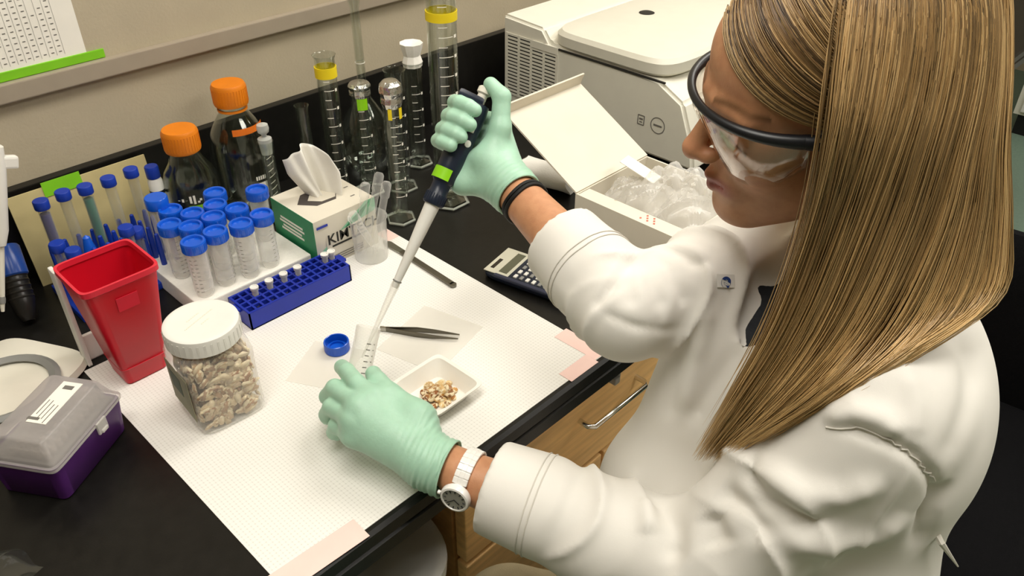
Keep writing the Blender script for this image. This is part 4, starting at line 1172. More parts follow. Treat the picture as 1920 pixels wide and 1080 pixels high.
def set_col(me, C):
    a = me.color_attributes.new('tone', 'FLOAT_COLOR', 'POINT')
    a.data.foreach_set('color', np.concatenate([C, np.ones((len(C), 1))], 1).astype(np.float32).ravel())

# ---------------------------------------------------------------- joints
HR = np.array([[-0.74654376, -0.6116399, -0.26185692], [0.6327296, -0.77435768, 0.00484127], [-0.20573203, -0.16207041, 0.96509456]])
HC = np.array([0.64542645, 0.25727082, 0.44956252])
def hd(*p): return HC + HR @ np.array(p)
LS, LE, LW = np.array((0.602, 0.135, 0.205)), np.array((0.497, 0.205, 0.015)), np.array((0.397, 0.452, 0.040))
RS, RE, RW = np.array((0.80, 0.285, 0.235)), np.array((0.558, 0.372, 0.215)), np.array((0.609, 0.581, 0.255))
NK, CHS, WST, PLV = np.array((0.690, 0.205, 0.27)), np.array((0.700, 0.180, 0.13)), np.array((0.668, 0.165, -0.06)), np.array((0.675, 0.155, -0.25))
FWD2 = np.array((-0.61, 0.79, 0.0)); LFT2 = np.array((-0.79, -0.61, 0.0))
TR = np.stack([FWD2, LFT2, np.array((0, 0, 1.0))], 1)
ROOT = (PLV[0], PLV[1], -B)
person = thing('person', 'person in white lab coat, goggles and green gloves pipetting at the bench', 'person', ROOT)
OFF = ROOT

# ---------------------------------------------------------------- body: head and neck, arms, trunk and legs in one mesh
f = Field((-0.125, -0.10, -0.20), (0.135, 0.10, 0.15), 0.0023)      # head space
f.ell((-0.012, 0, 0.045), (0.095, 0.074, 0.085), k=0.01)
f.ell((0.034, 0, 0.045), (0.060, 0.064, 0.060), k=0.02)
f.ell((0.034, 0, -0.020), (0.058, 0.056, 0.080), k=0.025)
for s_ in (-1, 1):
    f.cone((0.005, s_ * 0.052, -0.045), (0.066, s_ * 0.012, -0.090), 0.020, 0.016, 0.03)
    f.ell((0.064, s_ * 0.036, -0.014), (0.024, 0.024, 0.026), k=0.02)
    f.cone((0.082, s_ * 0.042, 0.026), (0.093, s_ * 0.010, 0.027), 0.006, 0.007, 0.014)
    f.ell((-0.008, s_ * 0.074, -0.004), (0.017, 0.008, 0.030), k=0.008)
f.ell((0.078, 0, -0.090), (0.016, 0.019, 0.015), k=0.015)
f.ell((0.080, 0, -0.058), (0.016, 0.026, 0.022), k=0.014)
f.cone((0.090, 0, 0.020), (0.112, 0, -0.016), 0.0065, 0.0085, 0.010)
f.ell((0.1125, 0, -0.020), (0.0095, 0.0098, 0.0090), k=0.006)
for s_ in (-1, 1):
    f.ell((0.102, s_ * 0.0105, -0.0235), (0.0095, 0.0065, 0.0070), k=0.005)
    f.ell((0.095, s_ * 0.033, 0.008), (0.014, 0.015, 0.011), k=0.012, mode='sub')
    f.ell((0.0765, s_ * 0.032, 0.007), (0.0125, 0.0150, 0.0115), k=0.005)
    f.ell((0.108, s_ * 0.0065, -0.0305), (0.0045, 0.003, 0.003), k=0.002, mode='sub')
    f.cone((0.0975, 0, -0.0510), (0.0810, s_ * 0.023, -0.0560), 0.0054, 0.0026, 0.004)
    f.cone((0.0955, 0, -0.0630), (0.0810, s_ * 0.022, -0.0578), 0.0058, 0.0024, 0.004)
    f.cone((0.1050, 0, -0.0568), (0.0815, s_ * 0.024, -0.0570), 0.0011, 0.0009, 0.0022, 'sub')
f.ell((0.0985, 0, -0.0415), (0.0035, 0.003, 0.007), k=0.004, mode='sub')
f.cone((-0.018, 0, -0.045), (-0.060, 0, -0.19), 0.050, 0.054, 0.025)
Vh, Fh = f.nets(); Vh = relax(Vh, Fh, 2, 0.5)
skin = np.array(lin('#cb946d')[:3]); Ch = np.tile(skin, (len(Vh), 1))
x, y, z = Vh.T
def blend(C, w, col): return C * (1 - w[:, None]) + np.array(lin(col)[:3]) * w[:, None]
lips = np.exp(-(((z + 0.0572) / 0.0085) ** 4)) * np.exp(-((y / 0.025) ** 6)) * (x > 0.076)
Ch = blend(Ch, 0.9 * lips, '#9c4b48')
Ch = blend(Ch, 0.30 * np.exp(-(((x - 0.066) / 0.03) ** 2 + ((np.abs(y) - 0.042) / 0.02) ** 2 + ((z + 0.02) / 0.022) ** 2)), '#cf7f66')
Ch = blend(Ch, 0.30 * np.exp(-(((x - 0.114) / 0.012) ** 2 + (y / 0.013) ** 2 + ((z + 0.022) / 0.013) ** 2)), '#cc7258')
ya = np.abs(y); bz = 0.033 + 0.004 * np.sin(np.clip((ya - 0.012) / 0.04, 0, 1) * PI)
Ch = blend(Ch, 0.85 * np.exp(-((z - bz) / 0.0034) ** 2) * (ya > 0.012) * (ya < 0.054) * (x > 0.06), '#6b4a2c')
Ch = blend(Ch, 0.7 * np.exp(-((z + 0.0005 + 6 * (ya - 0.032) ** 2) / 0.0018) ** 2) * (np.abs(ya - 0.033) < 0.014) * (x > 0.07), '#5a3d2a')
Vh = HC + Vh @ HR.T

def limb(lo, hi, h, parts, k=0.012):
    g = Field(lo, hi, h)
    for pts, rs in parts: g.chain(pts, rs, k)
    V, F = g.nets(); return relax(V, F, 2, 0.5), F
LPALM = np.array((0.383, 0.540, 0.058)); RPALM = np.array((0.612, 0.606, 0.272))
Vl, Fl = limb((0.36, 0.08, -0.06), (0.66, 0.58, 0.30), 0.0035, [([LS, LE, LE * 0.62 + LW * 0.38, LW, LPALM], [0.045, 0.038, 0.037, 0.0265, 0.012])])
Vr, Fr = limb((0.50, 0.24, 0.15), (0.86, 0.68, 0.32), 0.0035, [([RS, RE, RE * 0.62 + RW * 0.38, RW, RPALM], [0.045, 0.034, 0.031, 0.0238, 0.008])])
RHIP, LHIP = PLV - LFT2 * 0.09, PLV + LFT2 * 0.09
RKN, LKN = np.array((0.600, 0.392, -0.235)), np.array((0.425, 0.405, -0.215))
RAN, LAN = RKN + np.array((0.06, -0.08, -0.42)), LKN + np.array((0.09, -0.10, -0.42))
g = Field((0.30, -0.02, -0.74), (0.92, 0.56, 0.30), 0.008)
g.ell(CHS, (0.095, 0.15, 0.15), TR, 0.02); g.ell(WST, (0.09, 0.125, 0.14), TR, 0.04); g.ell(PLV, (0.11, 0.16, 0.10), TR, 0.04)
g.cone(LS, RS, 0.045, 0.045, 0.05)
for hip, kn, an in ((RHIP, RKN, RAN), (LHIP, LKN, LAN)):
    g.chain([hip, kn, an], [0.080, 0.056, 0.038], 0.03); g.cone(an, an + FWD2 * 0.13 + np.array((0, 0, -0.045)), 0.036, 0.028, 0.02)
Vb, Fb = g.nets(); Vb = relax(Vb, Fb, 2, 0.5)
V = np.concatenate([Vh, Vl, Vr, Vb]); F = np.concatenate([Fh, Fl + len(Vh), Fr + len(Vh) + len(Vl), Fb + len(Vh) + len(Vl) + len(Vr)])
C = np.concatenate([Ch, np.tile(skin, (len(V) - len(Vh), 1))])
me = np_mesh('body', V, F, OFF); set_col(me, C)
m, nt, p = new_mat('skin')
at_ = nt.nodes.new('ShaderNodeAttribute'); at_.attribute_name = 'tone'
tc = nt.nodes.new('ShaderNodeTexCoord'); nz = nt.nodes.new('ShaderNodeTexNoise'); nz.inputs['Scale'].default_value = 90; nz.inputs['Detail'].default_value = 5
nt.links.new(tc.outputs['Object'], nz.inputs['Vector'])
mx = nt.nodes.new('ShaderNodeMixRGB'); mx.blend_type = 'MULTIPLY'; mx.inputs[0].default_value = 0.35
rr = nt.nodes.new('ShaderNodeValToRGB'); rr.color_ramp.elements[0].position = 0.35; rr.color_ramp.elements[0].color = (0.72, 0.6, 0.55, 1); rr.color_ramp.elements[1].position = 0.6
nt.links.new(nz.outputs['Fac'], rr.inputs[0]); nt.links.new(at_.outputs['Color'], mx.inputs[1]); nt.links.new(rr.outputs[0], mx.inputs[2]); nt.links.new(mx.outputs[0], p.inputs['Base Color'])
bp = nt.nodes.new('ShaderNodeBump'); bp.inputs['Strength'].default_value = 0.15; bp.inputs['Distance'].default_value = 0.001
n2 = nt.nodes.new('ShaderNodeTexNoise'); n2.inputs['Scale'].default_value = 700; nt.links.new(tc.outputs['Object'], n2.inputs['Vector']); nt.links.new(n2.outputs['Fac'], bp.inputs['Height']); nt.links.new(bp.outputs[0], p.inputs['Normal'])
p.inputs['Roughness'].default_value = 0.48; p.inputs['Subsurface Weight'].default_value = 0.15; p.inputs['Subsurface Radius'].default_value = (0.008, 0.003, 0.002); p.inputs['Subsurface Scale'].default_value = 0.4
link('body', me, m, person, ang=3.2)

# ---------------------------------------------------------------- gloves
PE = np.array((0.413, 0.640, 0.083))                                   # pipette end, in the tube
PT = np.array((0.6338, 0.6587, 0.3363))                                # top of the pipette
pa = (PT - PE) / np.linalg.norm(PT - PE)
cen = PT - pa * 0.04
ev = np.array((-0.5362, -0.6675, 0.5167)); ev -= pa * (ev @ pa); ev /= np.linalg.norm(ev)          # from the pipette towards the open side of the grip
es = np.cross(pa, ev); es = es if es[0] > 0 else -es
glove_m = mat('mint_nitrile', '#a6ceb6', 0.42, var=0.05, vscale=60, bump=0.12, bscale=260, sss=0.1)
def cyl(h, th, R): return PT - pa * h + R * (math.cos(math.radians(th)) * es + math.sin(math.radians(th)) * ev)
g = Field((0.53, 0.53, 0.20), (0.72, 0.74, 0.40), 0.0016)
hts = [0.0165, 0.034, 0.0510, 0.0655]
RM = []
for i, h in enumerate(hts):
    th = [330, 290, 250, 215, 180, 145, 112, (92, 88, 96, 128)[i]]
    Rr = [0.038, 0.032, 0.0275, 0.0260, 0.0255, 0.0250, 0.0245, 0.0240]
    pts = [cyl(h + 0.004 * (j - 4) / 4 * (1 if j < 4 else 0.6), a, r_) for j, (a, r_) in enumerate(zip(th, Rr))]
    if i == 3: pts = pts[:-1]
    fr = (0.0092, 0.0094, 0.0090, 0.0080)[i]
    g.chain(pts, [fr * 1.08, fr * 1.06, fr * 1.04, fr * 1.02, fr * 1.04, fr, fr * 0.98, fr * 0.88][:len(pts)], 0.0015)
    RM.append(pts[0])
RF = (RE - RW) / np.linalg.norm(RE - RW)
RCUF = RW + RF * 0.012
for i in range(4): g.cone(RW - RF * 0.005, RM[i], 0.0205, 0.0115, 0.012)
g.cone(RM[0], RM[3], 0.011, 0.010, 0.006)
tb_ = cyl(0.052, 10, 0.040); tm_ = cyl(0.022, 18, 0.036); tip_ = cyl(-0.0115, 30, 0.024); tt_ = cyl(-0.0200, 60, 0.006)
g.cone(RW, tb_, 0.022, 0.0165, 0.012); g.cone(tb_, tm_, 0.0165, 0.0125, 0.008); g.cone(tm_, tip_, 0.0122, 0.0105, 0.006); g.cone(tip_, tt_, 0.0104, 0.0088, 0.004)
g.cone(cyl(0.066, 15, 0.034), RW, 0.015, 0.020, 0.014)
g.cone(RW - RF * 0.010, RCUF, 0.0262, 0.0290, 0.008)
g.cone(cyl(0.098, -12, 0.022), RW - RF * 0.004, 0.0125, 0.0180, 0.014)
g.cone(cyl(0.070, -8, 0.024), cyl(0.098, -12, 0.022), 0.0135, 0.0125, 0.010)
g.cut(RCUF, RF, 0.002)
g.cone(RCUF - RF * 0.010, RCUF + RF * 0.02, 0.0250, 0.0272, 0.002, 'sub')
V, F = g.nets(); V = relax(V, F, 2, 0.5)
def cuff_wrinkles(V, F, org, axis, amp, span):
    N = vnormals(V, F); s = (V - org) @ axis
    ang = np.arctan2((V - org) @ np.array((0.3, 0.5, 0.8)), (V - org) @ np.array((0.8, -0.5, 0.1)))
    w = np.exp(-((s + span * 0.5) / span) ** 2)
    return V + N * (amp * w * (np.sin(s * 900 + 2.2 * np.sin(ang * 2)) + 0.6 * np.sin(s * 520 + ang * 3)))[:, None]
V = cuff_wrinkles(V, F, RCUF, RF, 0.0005, 0.02)
me = np_mesh('glove', V, F, OFF); link('glove', me, glove_m, person, ang=3.2)['label'] = 'pale green glove gripping the pipette'
pts = [RCUF + 0.0280 * (math.cos(a) * np.array(Vector(RF).orthogonal().normalized()) + math.sin(a) * np.cross(RF, np.array(Vector(RF).orthogonal().normalized()))) for a in np.linspace(0, 2 * PI, 33)]
MB().tube([Vector(q - np.array(OFF)) for q in pts], 0.0013, 8, False).build('glove_cuff', glove_m, person)

LMC = [(0.3789, 0.5749, 0.082), (0.3623, 0.5778, 0.080), (0.3497, 0.5754, 0.070), (0.3445, 0.5692, 0.055)]
FING = [[(0.3782, 0.6041, 0.088), (0.3859, 0.6335, 0.083), (0.3908, 0.6506, 0.076)],
        [(0.3640, 0.6279, 0.074), (0.3602, 0.6400, 0.056), (0.3680, 0.6510, 0.044), (0.3830, 0.6550, 0.040)],
        [(0.3496, 0.6166, 0.062), (0.3478, 0.6260, 0.045), (0.3530, 0.6350, 0.032), (0.3650, 0.6400, 0.026)],
        [(0.3432, 0.6010, 0.048), (0.3429, 0.6080, 0.033), (0.3500, 0.6140, 0.022), (0.3590, 0.6180, 0.018)]]
FR = [0.0098, 0.0101, 0.0098, 0.0090]
g = Field((0.315, 0.42, -0.005), (0.45, 0.70, 0.12), 0.0016)
LF = (LE - LW) / np.linalg.norm(LE - LW)
LCUF = LW - LF * 0.016
LWH = LW - LF * 0.040
for i in range(4):
    g.chain([LMC[i]] + FING[i], [FR[i] * 1.22] + [FR[i] * 1.08, FR[i] * 1.0, FR[i] * 0.95, FR[i] * 0.86][:len(FING[i])], 0.002)
    g.cone(LWH, LMC[i], 0.0235, 0.0135, 0.012)
g.cone(LMC[0], LMC[1], 0.0125, 0.0125, 0.005); g.cone(LMC[1], LMC[2], 0.0125, 0.012, 0.005); g.cone(LMC[2], LMC[3], 0.012, 0.011, 0.005)
th = [(0.4023, 0.5300, 0.062), (0.3975, 0.5704, 0.076), (0.4010, 0.5950, 0.080), (0.4080, 0.6125, 0.078)]
g.chain([np.array(q) for q in th], [0.021, 0.0155, 0.0115, 0.0096], 0.010)
g.cone(LWH, th[0], 0.024, 0.022, 0.012)
g.cone(LWH, LCUF, 0.0265, 0.0330, 0.012)
g.cut(LCUF, LF, 0.002)
g.cone(LCUF - LF * 0.012, LCUF + LF * 0.02, 0.0285, 0.0315, 0.002, 'sub')
V, F = g.nets(); V = relax(V, F, 2, 0.5); V = cuff_wrinkles(V, F, LCUF, LF, 0.0006, 0.03)
V[:, 2] = np.maximum(V[:, 2], 0.0022)
me = np_mesh('glove', V, F, OFF); link('glove', me, glove_m, person, ang=3.2)['label'] = 'pale green glove holding the clear tube'
o1 = np.array(Vector(LF).orthogonal().normalized()); o2 = np.cross(LF, o1)
pts = [LCUF + 0.0318 * (math.cos(a) * o1 + math.sin(a) * o2) for a in np.linspace(0, 2 * PI, 33)]
MB().tube([Vector(q - np.array(OFF)) for q in pts], 0.0013, 8, False).build('glove_cuff', glove_m, person)

# ---------------------------------------------------------------- lab coat, shirt, trousers, shoes
coat_m = mat('white_cotton', '#eae7e0', 0.8, var=0.02, vscale=12, bump=0.06, bscale=1400)
g = Field((0.36, -0.10, -0.36), (0.96, 0.60, 0.36), 0.0042)
g.ell(CHS, (0.125, 0.165, 0.165), TR, 0.03)
g.ell(CHS + FWD2 * 0.03 - LFT2 * 0.02 + np.array((0, 0, -0.03)), (0.125, 0.15, 0.15), TR, 0.03)
g.ell(WST, (0.128, 0.155, 0.17), TR, 0.05)
g.ell(PLV + np.array((0, 0, 0.02)), (0.15, 0.18, 0.13), TR, 0.05)
g.cone(LS + np.array((0.005, 0, 0.0)), NK + LFT2 * 0.03 + np.array((0, 0, -0.02)), 0.056, 0.046, 0.04); g.cone(RS, NK - LFT2 * 0.03, 0.058, 0.046, 0.04)
g.cone(NK, NK + np.array((-0.01, 0.01, 0.03)), 0.062, 0.060, 0.03)
g.cone(RHIP, RKN + np.array((0.01, -0.01, 0.01)), 0.100, 0.082, 0.05); g.cone(LHIP, LHIP * 0.45 + LKN * 0.55, 0.105, 0.085, 0.05)
g.cone(np.array((0.615, 0.315, 0.185)), np.array((0.585, 0.325, -0.02)), 0.030, 0.050, 0.06)
g.cone(np.array((0.585, 0.325, -0.02)), np.array((0.60, 0.35, -0.16)), 0.050, 0.07, 0.06)
# sleeves
LC = LW + LF * 0.034; RC = RW + RF * 0.100
LMD = LE * 0.5 + LC * 0.5 + np.array((0, 0, -0.006))
g.cone(LS, LE, 0.066, 0.060, 0.03); g.cone(LE, LMD, 0.060, 0.053, 0.02); g.cone(LMD, LC + np.array((0.004, -0.004, -0.010)), 0.053, 0.047, 0.02)
RMD = RE * 0.5 + RC * 0.5
g.cone(RS, RE, 0.064, 0.047, 0.03); g.cone(RE, RMD, 0.047, 0.046, 0.02); g.cone(RMD, RC, 0.046, 0.044, 0.02)
g.cut(LC, -LF, 0.003, LC - 0.075, LC + 0.075)
g.cone(LC - LF * 0.02, LC + LF * 0.062, 0.0485, 0.0550, 0.0025)
g.cone(RC - RF * 0.02, RC + RF * 0.075, 0.0455, 0.0490, 0.0025)
g.cut(LC, -LF, 0.003, LC - 0.06, LC + 0.06); g.cut(RC, -RF, 0.003, RC - 0.06, RC + 0.06)
g.cone(LC - LF * 0.02, LC + LF * 0.045, 0.0400, 0.039, 0.003, 'sub'); g.cone(RC - RF * 0.02, RC + RF * 0.05, 0.0375, 0.037, 0.003, 'sub')
# neck opening
whole = g.val.copy()
g.cone(NK + np.array((-0.02, 0.02, 0.03)), NK + np.array((-0.05, 0.05, 0.12)), 0.052, 0.075, 0.008, 'sub')
vn = [np.array((0.660, 0.262, 0.290)), np.array((0.648, 0.268, 0.248)), np.array((0.622, 0.262, 0.222)), np.array((0.590, 0.268, 0.165))]
g.cone(vn[0], vn[1], 0.030, 0.022, 0.004, 'sub'); g.cone(vn[1], vn[2], 0.022, 0.020, 0.004, 'sub'); g.cone(vn[2], vn[2] * 0.6 + vn[3] * 0.4, 0.015, 0.004, 0.004, 'sub')
coat = g
V, F = g.nets(); V = relax(V, F, 1, 0.5)
FOLDS = [
    ([(0.5207, 0.1944, 0.1682), (0.5073, 0.1864, 0.1565), (0.4977, 0.1677, 0.1467), (0.505, 0.1357, 0.1451), (0.524, 0.111, 0.1453)], 0.009, -0.0081),
    ([(0.5358, 0.1475, 0.2247), (0.5406, 0.1252, 0.2339), (0.548, 0.1015, 0.2313), (0.5585, 0.0827, 0.2206), (0.575, 0.0674, 0.1954), (0.5907, 0.0603, 0.165), (0.5904, 0.0589, 0.1335), (0.5891, 0.0618, 0.1064)], 0.006, -0.00607),
    ([(0.5374, 0.1533, 0.2258), (0.5457, 0.1339, 0.2442), (0.5509, 0.1143, 0.2461), (0.5545, 0.0954, 0.2357)], 0.01, 0.0081),
    ([(0.5003, 0.2126, 0.1244), (0.4896, 0.1815, 0.13), (0.4884, 0.1498, 0.1161)], 0.012, -0.01215),
    ([(0.4852, 0.2093, 0.1081), (0.4692, 0.1848, 0.0914)], 0.014, -0.0108),
    ([(0.5571, 0.0807, 0.2064), (0.5477, 0.0919, 0.1386), (0.5464, 0.1124, 0.0598)], 0.004, 0.003),
    ([(0.512, 0.1769, 0.1691), (0.5104, 0.1453, 0.1683), (0.525, 0.1153, 0.1738), (0.5441, 0.093, 0.1957)], 0.012, 0.0081),
    ([(0.4911, 0.1505, 0.1246), (0.5162, 0.1164, 0.1175), (0.5581, 0.0875, 0.1194), (0.5709, 0.0729, 0.1493)], 0.014, 0.00945),
    ([(0.498, 0.2731, 0.0671), (0.4698, 0.2354, 0.0762), (0.4484, 0.2125, 0.0619)], 0.012, -0.00945),
    ([(0.4808, 0.2744, 0.0726), (0.4568, 0.247, 0.0698)], 0.011, 0.0081),
    ([(0.5737, 0.38, 0.2678), (0.5415, 0.3629, 0.2631), (0.5274, 0.346, 0.2476)], 0.008, -0.0035),
    ([(0.5829, 0.3769, 0.2668), (0.5565, 0.3459, 0.2609), (0.5527, 0.3262, 0.2412)], 0.008, -0.0035),
    ([(0.5936, 0.3684, 0.267), (0.5773, 0.3354, 0.2588), (0.5792, 0.3163, 0.2387)], 0.008, -0.0035),
    ([(0.6131, 0.3693, 0.2672), (0.61, 0.3354, 0.2682), (0.6197, 0.3195, 0.2647)], 0.008, -0.004),
    ([(0.5128, 0.3692, 0.24), (0.5234, 0.3382, 0.2335), (0.5648, 0.3159, 0.2187)], 0.005, -0.004),
    ([(0.5791, 0.3826, 0.2673), (0.5319, 0.3732, 0.2598), (0.511, 0.3792, 0.2357)], 0.005, -0.00675),
    ([(0.5642, 0.4345, 0.2764), (0.5328, 0.4209, 0.2586), (0.5196, 0.4219, 0.2321)], 0.012, -0.002),
    ([(0.6056, 0.2619, 0.211), (0.5813, 0.2743, 0.1632), (0.5665, 0.287, 0.1056)], 0.009, -0.00675),
    ([(0.6011, 0.3067, 0.2418), (0.5827, 0.2984, 0.1899), (0.5666, 0.2951, 0.1153)], 0.01, 0.00675),
    ([(0.5731, 0.3126, 0.201), (0.5717, 0.3148, 0.1439), (0.5621, 0.31, 0.1006)], 0.008, -0.004),
    ([(0.6777, 0.1047, 0.2703), (0.6554, 0.0812, 0.2493), (0.6048, 0.0665, 0.232), (0.5787, 0.0665, 0.2079)], 0.016, -0.004),
    ([(0.5877, 0.1149, 0.2711), (0.5746, 0.0967, 0.2564), (0.5602, 0.0892, 0.236)], 0.008, 0.003),
    ([(0.5996, 0.0568, 0.1792), (0.5892, 0.0603, 0.1441), (0.601, 0.0568, 0.0846)], 0.01, -0.0081),
    ([(0.5638, 0.1642, 0.2558), (0.5767, 0.1368, 0.2703), (0.5986, 0.111, 0.2724)], 0.016, 0.004),
]
V = ridge(V, F, FOLDS)
def sleeve_wrinkles(V, F, a, b, rmax, amp, wave, ph, lo, hi, skew=1.4):
    ab = b - a; L = np.linalg.norm(ab); ax_ = ab / L
    s = (V - a) @ ax_; q = V - a - s[:, None] * ax_
    e1 = np.array(Vector(ax_).orthogonal().normalized()); e2 = np.cross(ax_, e1)
    ang = np.arctan2(q @ e2, q @ e1); rr_ = np.linalg.norm(q, axis=1)
    m_ = np.clip((s / L - lo) * 9, 0, 1) * np.clip((hi - s / L) * 9, 0, 1) * np.clip((rmax - rr_) / 0.015, 0, 1)
    x_ = s / wave + skew * np.sin(ang + ph) * 0.35 + 0.25 * np.sin(2 * ang + 2.1 * ph)
    w_ = (1 - np.abs(np.sin(PI * x_))) ** 1.6 * (0.55 + 0.45 * np.sin(ang * 1.0 + x_ * 1.7 + ph))
    return V + vnormals(V, F) * (amp * m_ * w_)[:, None]
V = sleeve_wrinkles(V, F, LC, LE, 0.085, 0.0095, 0.046, 0.8, 0.30, 1.05)
V = sleeve_wrinkles(V, F, LE, LS, 0.085, 0.0090, 0.056, 2.6, 0.0, 0.80)
V = sleeve_wrinkles(V, F, RC, RE, 0.070, 0.0075, 0.036, 1.9, 0.58, 1.1)
V = sleeve_wrinkles(V, F, RE, RS, 0.075, 0.0080, 0.044, 3.9, 0.0, 0.75)
me = np_mesh('lab_coat', V, F, OFF)
coat_o = link('lab_coat', me, coat_m, person, ang=3.2)
coat_o['label'] = 'white cotton lab coat with turned back cuffs'
from mathutils.bvhtree import BVHTree
cbv = BVHTree.FromPolygons([tuple(v) for v in V.tolist()], [tuple(q) for q in F.tolist()])
lp_, ln0, _, _ = cbv.find_nearest(Vector((0.6216, 0.3047, 0.2536)))
zx = Vector((0.694, -0.720, 0.0)); zx = (zx - ln0 * zx.dot(ln0)).normalized(); zy = ln0.cross(zx)
Rl = Matrix((zx, zy, ln0)).transposed()
def on_coat(P, lift=0.0006):
    r_ = []
    for q in P:
        l_, n0, _, _ = cbv.find_nearest(Vector(q)); r_.append(l_ + n0 * lift - Vector(OFF))
    return r_
def resample(P, n_):
    P = [np.array(q) for q in P]; r_ = []
    for k in range(n_):
        s_ = k / (n_ - 1) * (len(P) - 1); i_ = min(int(s_), len(P) - 2); r_.append(P[i_] + (P[i_ + 1] - P[i_]) * (s_ - i_))
    return r_
seam_m = mat('seam_thread', '#d6d2c8', 0.8, var=0.03)
def seam(P, r_=0.0007): MB().tube(on_coat(P), r_, 5).build('seam', seam_m, coat_o)
for C0_, A_, rad in ((LC, LF, 0.060), (RC, RF, 0.055)):
    e1 = np.array(Vector(A_).orthogonal().normalized()); e2 = np.cross(A_, e1)
    for s_ in (0.050, 0.0565): seam([C0_ + A_ * s_ + rad * (math.cos(q) * e1 + math.sin(q) * e2) for q in np.linspace(0, 2 * PI, 60)])
seam(resample([(0.5358, 0.1475, 0.2247), (0.5406, 0.1252, 0.2339), (0.548, 0.1015, 0.2313), (0.5585, 0.0827, 0.2206), (0.575, 0.0674, 0.1954), (0.5850, 0.0625, 0.1790)], 32), 0.0009)
belt = [np.array((0.6320, 0.0720, 0.1050)) - np.array(OFF), np.array((0.6163, 0.0431, 0.0920)) - np.array(OFF), np.array((0.6428, 0.0245, 0.0490)) - np.array(OFF)]
MB().tube([Vector(q) for q in belt], [0.0045, 0.0030, 0.0008], 6).build('belt_end', seam_m, coat_o)
bdg = MB().box((0, 0, 0), (0.019, 0.013, 0.0006), rot=Rl)
bdg.v = [tuple(Vector(v) + lp_ + ln0 * 0.0026 - Vector(OFF)) for v in bdg.v]
bd_o = bdg.build('badge_patch', white_p, coat_o, smooth=False)
text_mesh('e', 0.022, mat('navy_embroidery', '#1f3b7a', 0.7, var=0.1), 'badge_letter', bd_o, lp_ + ln0 * 0.0042 - Vector(OFF), (Rl @ Matrix.Rotation(-0.5, 3, 'Z')).to_euler(), 'CENTER', 0.0003, 0.0006)

g = Field((0.36, -0.10, -0.36), (0.96, 0.60, 0.36), 0.0042)
g.val = whole + 0.009
g.cone(NK + np.array((-0.02, 0.02, 0.03)), NK + np.array((-0.05, 0.05, 0.12)), 0.046, 0.070, 0.006, 'sub')
sph = (g.ax[0][:, None, None] - 0.665) ** 2 + (g.ax[1][None, :, None] - 0.235) ** 2 + (g.ax[2][None, None, :] - 0.20) ** 2
g.val = np.maximum(g.val, np.sqrt(sph) - 0.135)
V, F = g.nets(); V = relax(V, F, 2, 0.5)
link('shirt', np_mesh('shirt', V, F, OFF), mat('charcoal_knit', '#23262b', 0.85, var=0.15, vscale=200, bump=0.4, bscale=500), person, ang=3.2)
g = Field((0.26, -0.05, -0.72), (0.92, 0.58, -0.10), 0.007)
g.ell(PLV, (0.13, 0.17, 0.11), TR, 0.04)
for hip, kn, an in ((RHIP, RKN, RAN), (LHIP, LKN, LAN)):
    g.chain([hip, kn, an], [0.094, 0.070, 0.052], 0.03)
    ax_ = (an - kn) / np.linalg.norm(an - kn); g.cut(an - ax_ * 0.02, ax_, 0.004, an - 0.07, an + 0.07)
V, F = g.nets(); V = relax(V, F, 2, 0.5)
link('trousers', np_mesh('trousers', V, F, OFF), mat('khaki_twill', '#a79a7a', 0.85, var=0.06, vscale=40, bump=0.3, bscale=600), person, ang=3.2)
for an in (RAN, LAN):
    g = Field(an - 0.20, an + 0.20, 0.006)
    g.cone(an + np.array((0, 0, -0.02)), an + FWD2 * 0.03 + np.array((0, 0, -0.045)), 0.045, 0.042, 0.02); g.cone(an + FWD2 * 0.03 + np.array((0, 0, -0.045)), an + FWD2 * 0.15 + np.array((0, 0, -0.055)), 0.040, 0.034, 0.02)
    g.cut(an + np.array((0, 0, -0.085)), (0, 0, -1), 0.004)
    V, F = g.nets(); link('shoe', np_mesh('shoe', V, F, OFF), mat('dark_leather', '#2a2420', 0.5, var=0.1), person, ang=3.2)
def person_part(name, mb, m, **kw):
    mb.v = [tuple(np.array(v) - np.array(OFF)) for v in mb.v]
    return mb.build(name, m, person, **kw)
# stool under the person
t = thing('lab_stool', 'round black lab stool under the seated person', 'stool', (PLV[0] + 0.02, PLV[1] - 0.02, -B))
sz = PLV[2] + B - 0.118
MB().lathe([(0.0, sz - 0.07), (0.17, sz - 0.07), (0.185, sz - 0.055), (0.185, sz - 0.02), (0.17, sz - 0.002), (0.0, sz)], 40).build('seat', blk_fabric, t)
MB().tube([(0, 0, 0.08), (0, 0, sz - 0.07)], 0.026, 16).build('gas_column', chrome, t)
MB().lathe([(0.19, 0.205), (0.20, 0.215), (0.19, 0.225), (0.18, 0.215), (0.19, 0.205)], 40).build('foot_ring', chrome, t)
b = MB()
for k in range(3): b.tube([(0.024 * math.cos(k * 2.094), 0.024 * math.sin(k * 2.094), 0.215), (0.185 * math.cos(k * 2.094), 0.185 * math.sin(k * 2.094), 0.215)], 0.006, 8)
b.build('foot_ring_spokes', chrome, t)
lg = MB().tube([(0, 0, 0.085), (0.27, 0, 0.03)], [0.024, 0.016], 10).lathe([(0.0, 0.0), (0.022, 0.0), (0.022, 0.02), (0.0, 0.022)], 14, (0.27, 0, 0.0)).mesh('leg')
for k in range(5): link('leg', lg, black_p, t, (0, 0, 0), k * 2 * PI / 5)

